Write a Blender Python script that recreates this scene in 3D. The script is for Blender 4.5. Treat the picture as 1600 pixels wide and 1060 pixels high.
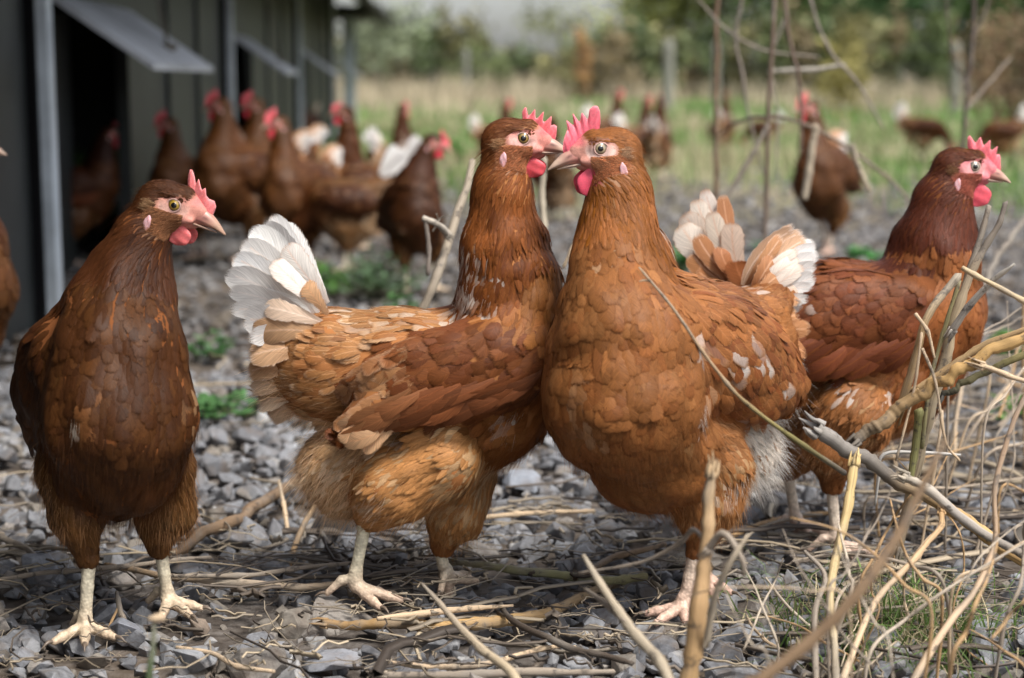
import bpy, bmesh, math, random
import numpy as np
from mathutils import Vector, Matrix, Euler, noise as mnoise

R = math.radians
scene = bpy.context.scene
for o in list(bpy.data.objects):
    bpy.data.objects.remove(o)
COL = scene.collection

# ------------------------------------------------------------------ camera
CAM_H = 0.447
PITCH = R(8.64)
FPX = 2667.0                       # focal length in pixels of the 1600 wide photograph
cam_data = bpy.data.cameras.new('camera')
cam_data.sensor_width = 36.0
cam_data.lens = FPX * 36.0 / 1600.0
cam_data.clip_start = 0.02
cam_data.clip_end = 600.0
cam_data.dof.use_dof = True
cam_data.dof.focus_distance = 1.40
cam_data.dof.aperture_fstop = 5.0
cam_data.dof.aperture_blades = 9
camera = bpy.data.objects.new('camera', cam_data)
camera.location = (0, 0, CAM_H)
camera.rotation_euler = (R(90) - PITCH, 0, 0)
COL.objects.link(camera)
scene.camera = camera

# ------------------------------------------------------------------ world, sun, exposure
SUN_EL, SUN_AZ = 58.0, 138.0       # azimuth measured from +Y (view direction) towards +X
world = bpy.data.worlds.new('World')
scene.world = world
world.use_nodes = True
wn = world.node_tree
wn.nodes.clear()
w_out = wn.nodes.new('ShaderNodeOutputWorld')
w_bg = wn.nodes.new('ShaderNodeBackground')
w_sky = wn.nodes.new('ShaderNodeTexSky')
w_sky.sky_type = 'NISHITA'
w_sky.sun_disc = False
w_sky.sun_elevation = R(SUN_EL)
w_sky.sun_rotation = R(SUN_AZ)
w_sky.air_density = 1.0
w_sky.dust_density = 3.0
w_hs = wn.nodes.new('ShaderNodeHueSaturation')
w_hs.inputs['Saturation'].default_value = 0.38
wn.links.new(w_sky.outputs[0], w_hs.inputs['Color'])
wn.links.new(w_hs.outputs[0], w_bg.inputs['Color'])
w_bg.inputs['Strength'].default_value = 0.085
wn.links.new(w_bg.outputs[0], w_out.inputs['Surface'])

sun_data = bpy.data.lights.new('sun', 'SUN')
sun_data.energy = 1.65
sun_data.angle = R(16)
sun_data.color = (1.0, 0.95, 0.87)
sun = bpy.data.objects.new('sun', sun_data)
_az, _el = R(SUN_AZ), R(SUN_EL)
_sd = Vector((math.sin(_az) * math.cos(_el), math.cos(_az) * math.cos(_el), math.sin(_el)))
sun.rotation_euler = (-_sd).to_track_quat('-Z', 'Y').to_euler()
sun.location = (3, -3, 6)
COL.objects.link(sun)

scene.view_settings.view_transform = 'Standard'
scene.view_settings.look = 'None'
scene.view_settings.gamma = 1.0
scene.view_settings.use_curve_mapping = False
scene.view_settings.exposure = 1.45
scene.cycles.use_denoising = True
scene.cycles.max_bounces = 6
scene.cycles.transparent_max_bounces = 16

# ------------------------------------------------------------------ pixels of the photograph -> points of the place
_cp, _sp = math.cos(PITCH), math.sin(PITCH)
def ray(px, py):
    return np.array([px - 800.0, FPX * _cp + (530.0 - py) * _sp, -FPX * _sp + (530.0 - py) * _cp])
def PX(px, py, Y):
    """world point seen at photo pixel (px,py) at world distance Y"""
    d = ray(px, py)
    return np.array([0, 0, CAM_H]) + d * (Y / d[1])
def MPP(Y, py=500):
    return Y / ray(0, py)[1]
def GP(px, py, z=0.0):
    """ground point seen at photo pixel"""
    d = ray(px, py)
    return np.array([0, 0, CAM_H]) + d * ((z - CAM_H) / d[2])
# ------------------------------------------------------------------ object helpers
def link(o, parent=None):
    COL.objects.link(o)
    if parent is not None:
        o.parent = parent
    return o
def tag(o, label=None, cat=None, group=None, kind=None):
    if label: o['label'] = label
    if cat: o['category'] = cat
    if group: o['group'] = group
    if kind: o['kind'] = kind
    return o
def empty(name, loc, rz=0.0, sc=1.0):
    o = bpy.data.objects.new(name, None)
    o.location = Vector(loc); o.rotation_euler = (0, 0, rz); o.scale = (sc, sc, sc)
    o.empty_display_size = 0.05
    COL.objects.link(o)
    return o
def mesh_obj(name, verts, faces, mats, parent=None, smooth=True, attrs=None, uv=None, mat_idx=None):
    """faces: an (n,3) or (n,4) int array, or a list of such arrays. attrs: {name: (n,4) point colours}. uv: (nverts,2) per point"""
    if not isinstance(faces, (list, tuple)):
        faces = [faces]
    faces = [np.asarray(f, dtype=np.int64) for f in faces if len(f)]
    verts = np.asarray(verts, dtype=np.float32)
    me = bpy.data.meshes.new(name)
    me.vertices.add(len(verts)); me.vertices.foreach_set('co', verts.ravel())
    loops = np.concatenate([f.ravel() for f in faces]) if faces else np.zeros(0, int)
    tot = np.concatenate([np.full(len(f), f.shape[1]) for f in faces]) if faces else np.zeros(0, int)
    start = np.concatenate([[0], np.cumsum(tot)[:-1]]) if len(tot) else tot
    me.loops.add(len(loops)); me.loops.foreach_set('vertex_index', loops.astype(np.int32))
    me.polygons.add(len(tot)); me.polygons.foreach_set('loop_start', start.astype(np.int32))
    me.polygons.foreach_set('loop_total', tot.astype(np.int32))
    me.update(calc_edges=True)
    me.polygons.foreach_set('use_smooth', np.full(len(tot), smooth, dtype=bool))
    if uv is not None:
        l = me.uv_layers.new(name='UVMap')
        l.data.foreach_set('uv', np.asarray(uv, dtype=np.float32)[loops].ravel())
    for k, v in (attrs or {}).items():
        a = me.color_attributes.new(name=k, type='FLOAT_COLOR', domain='POINT')
        v = np.asarray(v, dtype=np.float32)
        if v.shape[1] == 3:
            v = np.concatenate([v, np.ones((len(v), 1), np.float32)], 1)
        a.data.foreach_set('color', v.ravel())
    for m in (mats if isinstance(mats, (list, tuple)) else [mats]):
        me.materials.append(m)
    if mat_idx is not None:
        me.polygons.foreach_set('material_index', np.asarray(mat_idx, dtype=np.int32))
    me.validate()
    o = bpy.data.objects.new(name, me)
    return link(o, parent)

class MB:
    """collects pieces into one mesh"""
    def __init__(s):
        s.v, s.f3, s.f4, s.n = [], [], [], 0
        s.col, s.uv = [], []
    def add(s, v, f, col=None, uv=None):
        v = np.asarray(v, float).reshape(-1, 3); f = np.asarray(f, int)
        if f.shape[1] == 3: s.f3.append(f + s.n)
        else: s.f4.append(f + s.n)
        s.v.append(v); s.n += len(v)
        if col is not None:
            c = np.asarray(col, float)
            if c.ndim == 1: c = np.tile(c, (len(v), 1))
            s.col.append(c)
        if uv is not None: s.uv.append(np.asarray(uv, float))
    def build(s, name, mats, parent=None, smooth=True):
        fs = []
        if s.f4: fs.append(np.concatenate(s.f4))
        if s.f3: fs.append(np.concatenate(s.f3))
        return mesh_obj(name, np.concatenate(s.v), fs, mats, parent, smooth,
                        attrs={'Col': np.concatenate(s.col)} if s.col else None,
                        uv=np.concatenate(s.uv) if s.uv else None)

def norm(v):
    v = np.asarray(v, float)
    return v / (np.linalg.norm(v, axis=-1, keepdims=True) + 1e-12)

def catmull(pts, n):
    """smooth curve through the points, n samples"""
    P = np.asarray(pts, float)
    if len(P) == 2:
        t = np.linspace(0, 1, n)[:, None]
        return P[0] * (1 - t) + P[1] * t
    Q = np.vstack([2 * P[0] - P[1], P, 2 * P[-1] - P[-2]])
    out = []
    for x in np.linspace(0, len(P) - 1 - 1e-9, n):
        i = int(x); t = x - i
        p0, p1, p2, p3 = Q[i], Q[i + 1], Q[i + 2], Q[i + 3]
        out.append(0.5 * ((2 * p1) + (-p0 + p2) * t + (2 * p0 - 5 * p1 + 4 * p2 - p3) * t * t + (-p0 + 3 * p1 - 3 * p2 + p3) * t ** 3))
    return np.array(out)

def tube(pts, radii, nseg=8, n=None, flat=1.0, cap=True, rough=0.0, rng=None):
    """swept tube: verts, quads (fan caps collapsed to a point), uv"""
    if n is None: n = max(2, len(pts) * 4)
    C = catmull(pts, n)
    rad = np.interp(np.linspace(0, 1, n), np.linspace(0, 1, len(radii)), radii)
    T = norm(np.gradient(C, axis=0))
    up = np.array([0, 0, 1.0]) if abs(T[0][2]) < 0.9 else np.array([1.0, 0, 0])
    V = []; U = []
    N = norm(np.cross(T[0], up))
    L = np.concatenate([[0], np.cumsum(np.linalg.norm(np.diff(C, axis=0), axis=1))])
    for i in range(n):
        N = norm(N - T[i] * np.dot(N, T[i])); B = np.cross(T[i], N)
        a = np.linspace(0, 2 * math.pi, nseg, endpoint=False)
        r = rad[i] * np.ones(nseg)
        if rough and rng is not None: r = r * (1 + rough * rng.standard_normal(nseg) * 0.5) * (1 + rough * rng.standard_normal())
        ring = C[i] + (np.cos(a) * r)[:, None] * N + (np.sin(a) * r * flat)[:, None] * B
        V.append(ring); U.append(np.stack([a / (2 * math.pi), np.full(nseg, L[i])], 1))
    V = np.concatenate(V); U = np.concatenate(U)
    i = np.arange(n - 1)[:, None] * nseg; j = np.arange(nseg)[None]; j2 = (j + 1) % nseg
    F = np.stack([i + j, i + j2, i + nseg + j2, i + nseg + j], -1).reshape(-1, 4)
    if cap:
        c0 = len(V)
        V = np.vstack([V, C[0] - T[0] * rad[0] * 0.3, C[-1] + T[-1] * rad[-1] * 0.6])
        U = np.vstack([U, [0.5, 0], [0.5, L[-1]]])
        e = (n - 1) * nseg
        j = np.arange(nseg); j2 = (j + 1) % nseg
        F3 = np.concatenate([np.stack([j2, j, np.full(nseg, c0)], 1), np.stack([e + j, e + j2, np.full(nseg, c0 + 1)], 1)])
    else:
        F3 = np.zeros((0, 3), int)
    return V, F, F3, U

def add_tube(mb, pts, radii, nseg=8, n=None, col=None, **k):
    V, F, F3, U = tube(pts, radii, nseg, n, **k)
    mb.add(V, F, col, U)
    if len(F3):
        mb.f3.append(F3 + mb.n - len(V))

def add_box(mb, c, size, rot=None, col=None):
    s = np.asarray(size, float) / 2
    v = np.array([[x, y, z] for x in (-1, 1) for y in (-1, 1) for z in (-1, 1)]) * s
    if rot is not None: v = v @ np.array(rot).T
    f = [[0, 1, 3, 2], [4, 6, 7, 5], [0, 4, 5, 1], [2, 3, 7, 6], [0, 2, 6, 4], [1, 5, 7, 3]]
    mb.add(v + np.asarray(c), f, col)

def add_sphere(mb, c, r, nu=16, nv=10, col=None, rot=None):
    r = np.asarray(r, float) * np.ones(3)
    th = np.linspace(0, math.pi, nv + 1)[1:-1]; ph = np.linspace(0, 2 * math.pi, nu, endpoint=False)
    V = [[0, 0, 1]] + [[math.sin(t) * math.cos(p), math.sin(t) * math.sin(p), math.cos(t)] for t in th for p in ph] + [[0, 0, -1]]
    V = np.array(V) * r
    if rot is not None: V = V @ np.array(rot).T
    F = []; T = []
    for j in range(nu):
        T.append([0, 1 + j, 1 + (j + 1) % nu]); e = 1 + (nv - 2) * nu
        T.append([len(V) - 1, e + (j + 1) % nu, e + j])
        for i in range(nv - 2):
            a = 1 + i * nu
            F.append([a + j, a + nu + j, a + nu + (j + 1) % nu, a + (j + 1) % nu])
    mb.add(V + np.asarray(c), F, col)
    mb.f3.append(np.array(T) + mb.n - len(V))

# ------------------------------------------------------------------ materials
def new_mat(name):
    m = bpy.data.materials.new(name); m.use_nodes = True
    nt = m.node_tree; nt.nodes.clear()
    out = nt.nodes.new('ShaderNodeOutputMaterial')
    bs = nt.nodes.new('ShaderNodeBsdfPrincipled')
    nt.links.new(bs.outputs[0], out.inputs[0])
    return m, nt, bs
def N(nt, t, **k):
    n = nt.nodes.new(t)
    for a, b in k.items():
        if hasattr(n, a): setattr(n, a, b)
        else: n.inputs[a].default_value = b
    return n
def math_n(nt, op, a, b=None, clamp=False):
    n = nt.nodes.new('ShaderNodeMath'); n.operation = op; n.use_clamp = clamp
    for i, x in enumerate((a, b)):
        if x is None: continue
        if isinstance(x, (int, float)): n.inputs[i].default_value = x
        else: nt.links.new(x, n.inputs[i])
    return n.outputs[0]
def mix_n(nt, f, a, b, mode='MIX'):
    n = nt.nodes.new('ShaderNodeMix'); n.data_type = 'RGBA'; n.blend_type = mode
    for k, x in ((0, f), (6, a), (7, b)):
        if isinstance(x, (int, float)): n.inputs[k].default_value = x
        elif isinstance(x, (tuple, list)): n.inputs[k].default_value = (*x[:3], 1)
        else: nt.links.new(x, n.inputs[k])
    return n.outputs[2]
def ramp_n(nt, f, stops):
    n = nt.nodes.new('ShaderNodeValToRGB'); e = n.color_ramp.elements
    while len(e) < len(stops): e.new(0.5)
    for k, (p, c) in enumerate(stops):
        e[k].position = p
        e[k].color = (c, c, c, 1) if isinstance(c, (int, float)) else (*c[:3], 1)
    nt.links.new(f, n.inputs[0])
    return n.outputs[0]
def noise_n(nt, scale, detail=4, rough=0.55, vec=None, dist=0.0):
    n = nt.nodes.new('ShaderNodeTexNoise')
    n.inputs['Scale'].default_value = scale; n.inputs['Detail'].default_value = detail
    n.inputs['Roughness'].default_value = rough; n.inputs['Distortion'].default_value = dist
    if vec is not None: nt.links.new(vec, n.inputs['Vector'])
    return n
def bump_n(nt, bs, h, strength=0.3, dist=0.001):
    b = nt.nodes.new('ShaderNodeBump'); b.inputs['Strength'].default_value = strength; b.inputs['Distance'].default_value = dist
    nt.links.new(h, b.inputs['Height']); nt.links.new(b.outputs[0], bs.inputs['Normal'])
def attr_n(nt, name):
    n = nt.nodes.new('ShaderNodeAttribute'); n.attribute_name = name; return n

def mat_feather():
    m, nt, bs = new_mat('feather')
    uv = N(nt, 'ShaderNodeUVMap').outputs[0]
    sx = N(nt, 'ShaderNodeSeparateXYZ'); nt.links.new(uv, sx.inputs[0])
    U, V = sx.outputs[0], sx.outputs[1]
    aU = math_n(nt, 'ABSOLUTE', U)
    col, edge, par = attr_n(nt, 'Col'), attr_n(nt, 'Edge'), attr_n(nt, 'Par')
    sp = N(nt, 'ShaderNodeSeparateColor'); nt.links.new(par.outputs['Color'], sp.inputs[0])
    shaft, ew, rnd = sp.outputs[0], sp.outputs[1], sp.outputs[2]
    # barbs: fine streaks slanting away from the shaft
    cx = N(nt, 'ShaderNodeCombineXYZ')
    nt.links.new(math_n(nt, 'MULTIPLY', aU, 1.2), cx.inputs[0])
    nt.links.new(math_n(nt, 'MULTIPLY', math_n(nt, 'MULTIPLY', math_n(nt, 'SUBTRACT', V, math_n(nt, 'MULTIPLY', aU, 0.32)), 26.0), par.outputs['Alpha']), cx.inputs[1])
    nt.links.new(math_n(nt, 'ADD', math_n(nt, 'MULTIPLY', rnd, 57.0), math_n(nt, 'SIGN', U)), cx.inputs[2])
    barb = noise_n(nt, 1.0, 3, 0.7, cx.outputs[0]).outputs[0]
    # edge mask
    e = math_n(nt, 'MAXIMUM', aU, math_n(nt, 'MULTIPLY', math_n(nt, 'SUBTRACT', V, 0.45), 1.82))
    e = math_n(nt, 'ADD', e, math_n(nt, 'MULTIPLY', math_n(nt, 'SUBTRACT', barb, 0.5), 0.5))
    lo = math_n(nt, 'SUBTRACT', 1.0, ew)
    em = math_n(nt, 'DIVIDE', math_n(nt, 'SUBTRACT', e, lo), math_n(nt, 'MAXIMUM', ew, 0.02), clamp=True)
    c = mix_n(nt, em, col.outputs['Color'], edge.outputs['Color'])
    sm = math_n(nt, 'SUBTRACT', 1.0, math_n(nt, 'DIVIDE', aU, 0.13), clamp=True)
    sm = math_n(nt, 'MULTIPLY', math_n(nt, 'MULTIPLY', sm, shaft, clamp=True), math_n(nt, 'LESS_THAN', V, 0.9))
    c = mix_n(nt, sm, c, mix_n(nt, 1.0, edge.outputs['Color'], (1.7, 1.6, 1.6), 'MULTIPLY'))
    bw = ramp_n(nt, barb, [(0.25, 0.62), (0.75, 1.3)])
    c = mix_n(nt, 1.0, c, bw, 'MULTIPLY')
    nt.links.new(c, bs.inputs['Base Color'])
    bs.inputs['Roughness'].default_value = 0.5
    bs.inputs['Specular IOR Level'].default_value = 0.22
    bump_n(nt, bs, barb, 0.5, 0.0006)
    out = [n for n in nt.nodes if n.type == 'OUTPUT_MATERIAL'][0]
    tr = N(nt, 'ShaderNodeBsdfTranslucent'); nt.links.new(c, tr.inputs[0])
    mx = N(nt, 'ShaderNodeMixShader'); mx.inputs[0].default_value = 0.22
    nt.links.new(bs.outputs[0], mx.inputs[1]); nt.links.new(tr.outputs[0], mx.inputs[2])
    # frayed barbs along the rim
    cf = N(nt, 'ShaderNodeCombineXYZ')
    nt.links.new(math_n(nt, 'MULTIPLY', aU, 1.0), cf.inputs[0])
    nt.links.new(math_n(nt, 'MULTIPLY', math_n(nt, 'SUBTRACT', V, math_n(nt, 'MULTIPLY', aU, 0.4)), math_n(nt, 'MULTIPLY', par.outputs['Alpha'], 46.0)), cf.inputs[1])
    nt.links.new(math_n(nt, 'MULTIPLY', rnd, 91.0), cf.inputs[2])
    fn = noise_n(nt, 1.0, 2, 0.6, cf.outputs[0]).outputs[0]
    e2 = math_n(nt, 'MAXIMUM', aU, math_n(nt, 'MULTIPLY', math_n(nt, 'SUBTRACT', V, 0.5), 2.0))
    k = math_n(nt, 'ADD', math_n(nt, 'MULTIPLY', math_n(nt, 'SUBTRACT', e2, math_n(nt, 'ADD', 0.83, math_n(nt, 'MULTIPLY', par.outputs['Alpha'], 0.035))), 2.4), math_n(nt, 'DIVIDE', math_n(nt, 'MULTIPLY', math_n(nt, 'SUBTRACT', fn, 0.5), 2.6), math_n(nt, 'MAXIMUM', par.outputs['Alpha'], 1.0)))
    al = math_n(nt, 'MULTIPLY', math_n(nt, 'GREATER_THAN', k, 0.0), math_n(nt, 'GREATER_THAN', e2, 0.55))
    tp = N(nt, 'ShaderNodeBsdfTransparent')
    mx2 = N(nt, 'ShaderNodeMixShader'); nt.links.new(al, mx2.inputs[0])
    nt.links.new(mx.outputs[0], mx2.inputs[1]); nt.links.new(tp.outputs[0], mx2.inputs[2])
    nt.links.new(mx2.outputs[0], out.inputs[0])
    return m
def mat_down():
    m, nt, bs = new_mat('down')
    col = attr_n(nt, 'Col')
    nt.links.new(col.outputs['Color'], bs.inputs['Base Color'])
    bs.inputs['Roughness'].default_value = 0.6
    bs.inputs['Specular IOR Level'].default_value = 0.2
    out = [n for n in nt.nodes if n.type == 'OUTPUT_MATERIAL'][0]
    tr = N(nt, 'ShaderNodeBsdfTranslucent'); nt.links.new(col.outputs['Color'], tr.inputs[0])
    mx = N(nt, 'ShaderNodeMixShader'); mx.inputs[0].default_value = 0.5
    nt.links.new(bs.outputs[0], mx.inputs[1]); nt.links.new(tr.outputs[0], mx.inputs[2])
    nt.links.new(mx.outputs[0], out.inputs[0])
    return m
def mat_skin(name, vscale=900, spec=0.4, rough=0.5, bump=0.35, sss=0.0, var=0.25, dist=0.0006):
    """vertex coloured skin with fine wrinkles or scales"""
    m, nt, bs = new_mat(name)
    col = attr_n(nt, 'Col')
    tc = N(nt, 'ShaderNodeTexCoord')
    vo = N(nt, 'ShaderNodeTexVoronoi'); vo.inputs['Scale'].default_value = vscale
    nt.links.new(tc.outputs['Object'], vo.inputs['Vector'])
    no = noise_n(nt, 160, 4, 0.6, tc.outputs['Object'])
    f = ramp_n(nt, no.outputs[0], [(0.3, 1 - var), (0.7, 1 + var)])
    c = mix_n(nt, 1.0, col.outputs['Color'], f, 'MULTIPLY')
    g = ramp_n(nt, vo.outputs['Distance'], [(0.0, 1.08), (0.75, 0.82)])
    c = mix_n(nt, 1.0, c, g, 'MULTIPLY')
    nt.links.new(c, bs.inputs['Base Color'])
    bs.inputs['Roughness'].default_value = rough
    bs.inputs['Specular IOR Level'].default_value = spec
    if sss:
        bs.inputs['Subsurface Weight'].default_value = sss
        bs.inputs['Subsurface Radius'].default_value = (0.004, 0.0015, 0.001)
        bs.inputs['Subsurface Scale'].default_value = 1.0
    inv = math_n(nt, 'SUBTRACT', 1.0, vo.outputs['Distance'])
    bump_n(nt, bs, inv, bump, dist)
    return m
def mat_plain(name, col, rough=0.5, spec=0.5, coat=0.0, metal=0.0):
    m, nt, bs = new_mat(name)
    bs.inputs['Base Color'].default_value = (*col, 1)
    bs.inputs['Roughness'].default_value = rough
    bs.inputs['Specular IOR Level'].default_value = spec
    bs.inputs['Coat Weight'].default_value = coat
    bs.inputs['Metallic'].default_value = metal
    return m
# ------------------------------------------------------------------ ground
RN = np.random.RandomState(77)
def soil_material():
    m, nt, bs = new_mat('soil')
    tc = N(nt, 'ShaderNodeTexCoord'); sx = N(nt, 'ShaderNodeSeparateXYZ'); nt.links.new(tc.outputs['Object'], sx.inputs[0])
    a = noise_n(nt, 60, 6, 0.65, tc.outputs['Object']).outputs[0]
    b = noise_n(nt, 2.2, 4, 0.6, tc.outputs['Object']).outputs[0]
    g = noise_n(nt, 0.55, 4, 0.6, tc.outputs['Object']).outputs[0]
    near = ramp_n(nt, a, [(0.3, (.035, .028, .024)), (0.5, (.09, .078, .07)), (0.7, (.17, .155, .145))])
    near = mix_n(nt, math_n(nt, 'MULTIPLY', ramp_n(nt, b, [(0.42, 0), (0.62, 1)]), 0.5), near, (.16, .12, .085))
    far = mix_n(nt, ramp_n(nt, g, [(0.42, 0), (0.6, 1)]), (.30, .26, .17), (.12, .17, .05))
    far = mix_n(nt, math_n(nt, 'MULTIPLY', ramp_n(nt, a, [(0.35, 1), (0.6, 0)]), 0.5), far, (.12, .10, .06))
    f = math_n(nt, 'ADD', sx.outputs[1], math_n(nt, 'MULTIPLY', math_n(nt, 'SUBTRACT', b, 0.5), 5.0))
    f = math_n(nt, 'DIVIDE', math_n(nt, 'SUBTRACT', f, 5.2), 3.0, clamp=True)
    nt.links.new(mix_n(nt, f, near, far), bs.inputs['Base Color'])
    bs.inputs['Roughness'].default_value = 0.95; bs.inputs['Specular IOR Level'].default_value = 0.15
    bump_n(nt, bs, a, 0.8, 0.006)
    return m
def ground_h(x, y):
    return 0.0
def build_ground():
    xs = np.concatenate([-np.geomspace(90, 2.2, 18), np.linspace(-2, 2, 81), np.geomspace(2.2, 90, 18)])
    ys = np.concatenate([[-12, -4, -1], np.linspace(0, 4, 81), np.geomspace(4.2, 170, 30)])
    X, Y = np.meshgrid(xs, ys, indexing='ij')
    Z = -0.012 + 0.004 * np.sin(X * 9.1) * np.sin(Y * 7.3 + 1) + 0.004 * np.sin(X * 3.3 + 2) * np.cos(Y * 4.1)
    V = np.stack([X, Y, Z], -1).reshape(-1, 3)
    n = len(ys); i = np.arange(len(xs) - 1)[:, None] * n; j = np.arange(n - 1)[None]
    F = np.stack([i + j, i + n + j, i + n + j + 1, i + j + 1], -1).reshape(-1, 4)
    o = mesh_obj('ground', V, F, soil_material())
    tag(o, kind='structure')
build_ground()

# ------------------------------------------------------------------ crushed stone
def stone_templates(k, seed):
    out = []
    rs = np.random.RandomState(seed)
    for i in range(k):
        bm = bmesh.new()
        n = rs.randint(11, 17)
        P = norm(rs.normal(size=(n, 3))) * rs.uniform(.82, 1.05, (n, 1))
        P = P * np.array([1, rs.uniform(.62, .85), rs.uniform(.42, .66)])
        for p in P: bm.verts.new(p)
        bmesh.ops.convex_hull(bm, input=bm.verts[:])
        loose = [v for v in bm.verts if not v.link_faces]
        bmesh.ops.delete(bm, geom=loose, context='VERTS')
        bmesh.ops.bevel(bm, geom=bm.edges[:], offset=0.035, segments=1, affect='EDGES', clamp_overlap=True) if k <= 12 else None
        bmesh.ops.triangulate(bm, faces=bm.faces[:])
        bm.verts.index_update()
        V = np.array([v.co[:] for v in bm.verts]); F = np.array([[v.index for v in f.verts] for f in bm.faces])
        bm.free(); out.append((V, F))
    return out
def rand_rots(n, rs, tilt=0.45):
    a = rs.uniform(0, 2 * math.pi, n); b = rs.normal(0, tilt, n); c = rs.normal(0, tilt, n)
    ca, sa, cb, sb, cc, sc = np.cos(a), np.sin(a), np.cos(b), np.sin(b), np.cos(c), np.sin(c)
    Rz = np.zeros((n, 3, 3)); Rz[:, 0, 0] = ca; Rz[:, 0, 1] = -sa; Rz[:, 1, 0] = sa; Rz[:, 1, 1] = ca; Rz[:, 2, 2] = 1
    Rx = np.zeros((n, 3, 3)); Rx[:, 0, 0] = 1; Rx[:, 1, 1] = cb; Rx[:, 1, 2] = -sb; Rx[:, 2, 1] = sb; Rx[:, 2, 2] = cb
    Ry = np.zeros((n, 3, 3)); Ry[:, 1, 1] = 1; Ry[:, 0, 0] = cc; Ry[:, 0, 2] = sc; Ry[:, 2, 0] = -sc; Ry[:, 2, 2] = cc
    return Rx @ Ry @ Rz
def stone_mat():
    m, nt, bs = new_mat('stone')
    col = attr_n(nt, 'Col'); tc = N(nt, 'ShaderNodeTexCoord')
    a = noise_n(nt, 190, 6, 0.68, tc.outputs['Object'], 0.4).outputs[0]
    b = noise_n(nt, 46, 4, 0.6, tc.outputs['Object']).outputs[0]
    c = mix_n(nt, 1.0, col.outputs['Color'], ramp_n(nt, a, [(0.28, 0.62), (0.5, 1.0), (0.74, 1.32)]), 'MULTIPLY')
    c = mix_n(nt, math_n(nt, 'MULTIPLY', ramp_n(nt, b, [(0.48, 0), (0.66, 1)]), 0.6), c, (.13, .10, .078))
    nt.links.new(c, bs.inputs['Base Color'])
    bs.inputs['Roughness'].default_value = 0.72; bs.inputs['Specular IOR Level'].default_value = 0.35
    bump_n(nt, bs, a, 0.6, 0.0018)
    return m
M_STONE = stone_mat()
STONE_TINTS = np.array([(.235, .238, .25), (.19, .193, .205), (.28, .283, .295), (.14, .14, .148), (.25, .225, .20), (.36, .355, .35), (.21, .185, .155)])
def scatter_stones(T, pos, size, rs, tilt=0.45):
    n = len(pos); Rm = rand_rots(n, rs, tilt); ti = rs.randint(0, len(T), n)
    tint = STONE_TINTS[rs.choice(len(STONE_TINTS), n, p=[.27, .2, .18, .1, .1, .07, .08])] * np.exp(rs.normal(0, .14, (n, 1)))
    VV, FF, CC = [], [], []; off = 0
    for k in range(len(T)):
        idx = np.where(ti == k)[0]
        if not len(idx): continue
        V, F = T[k]
        W = np.einsum('nij,vj->nvi', Rm[idx], V) * size[idx, None, None] + pos[idx, None]
        VV.append(W.reshape(-1, 3)); FF.append((F[None] + (np.arange(len(idx)) * len(V))[:, None, None]).reshape(-1, 3) + off)
        CC.append(np.repeat(tint[idx], len(V), 0)); off += len(idx) * len(V)
    return np.concatenate(VV), np.concatenate(FF), np.concatenate(CC)
def frustum_points(n, y0, y1, rs, power=1.0, margin=1.35):
    """points on the ground of the wedge in front of the camera, evenly spread"""
    y = (y0 ** 2 + rs.rand(n) * (y1 ** 2 - y0 ** 2)) ** 0.5
    x = (rs.rand(n) * 2 - 1) * (0.3 * y * margin + 0.12)
    return x, y
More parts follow.
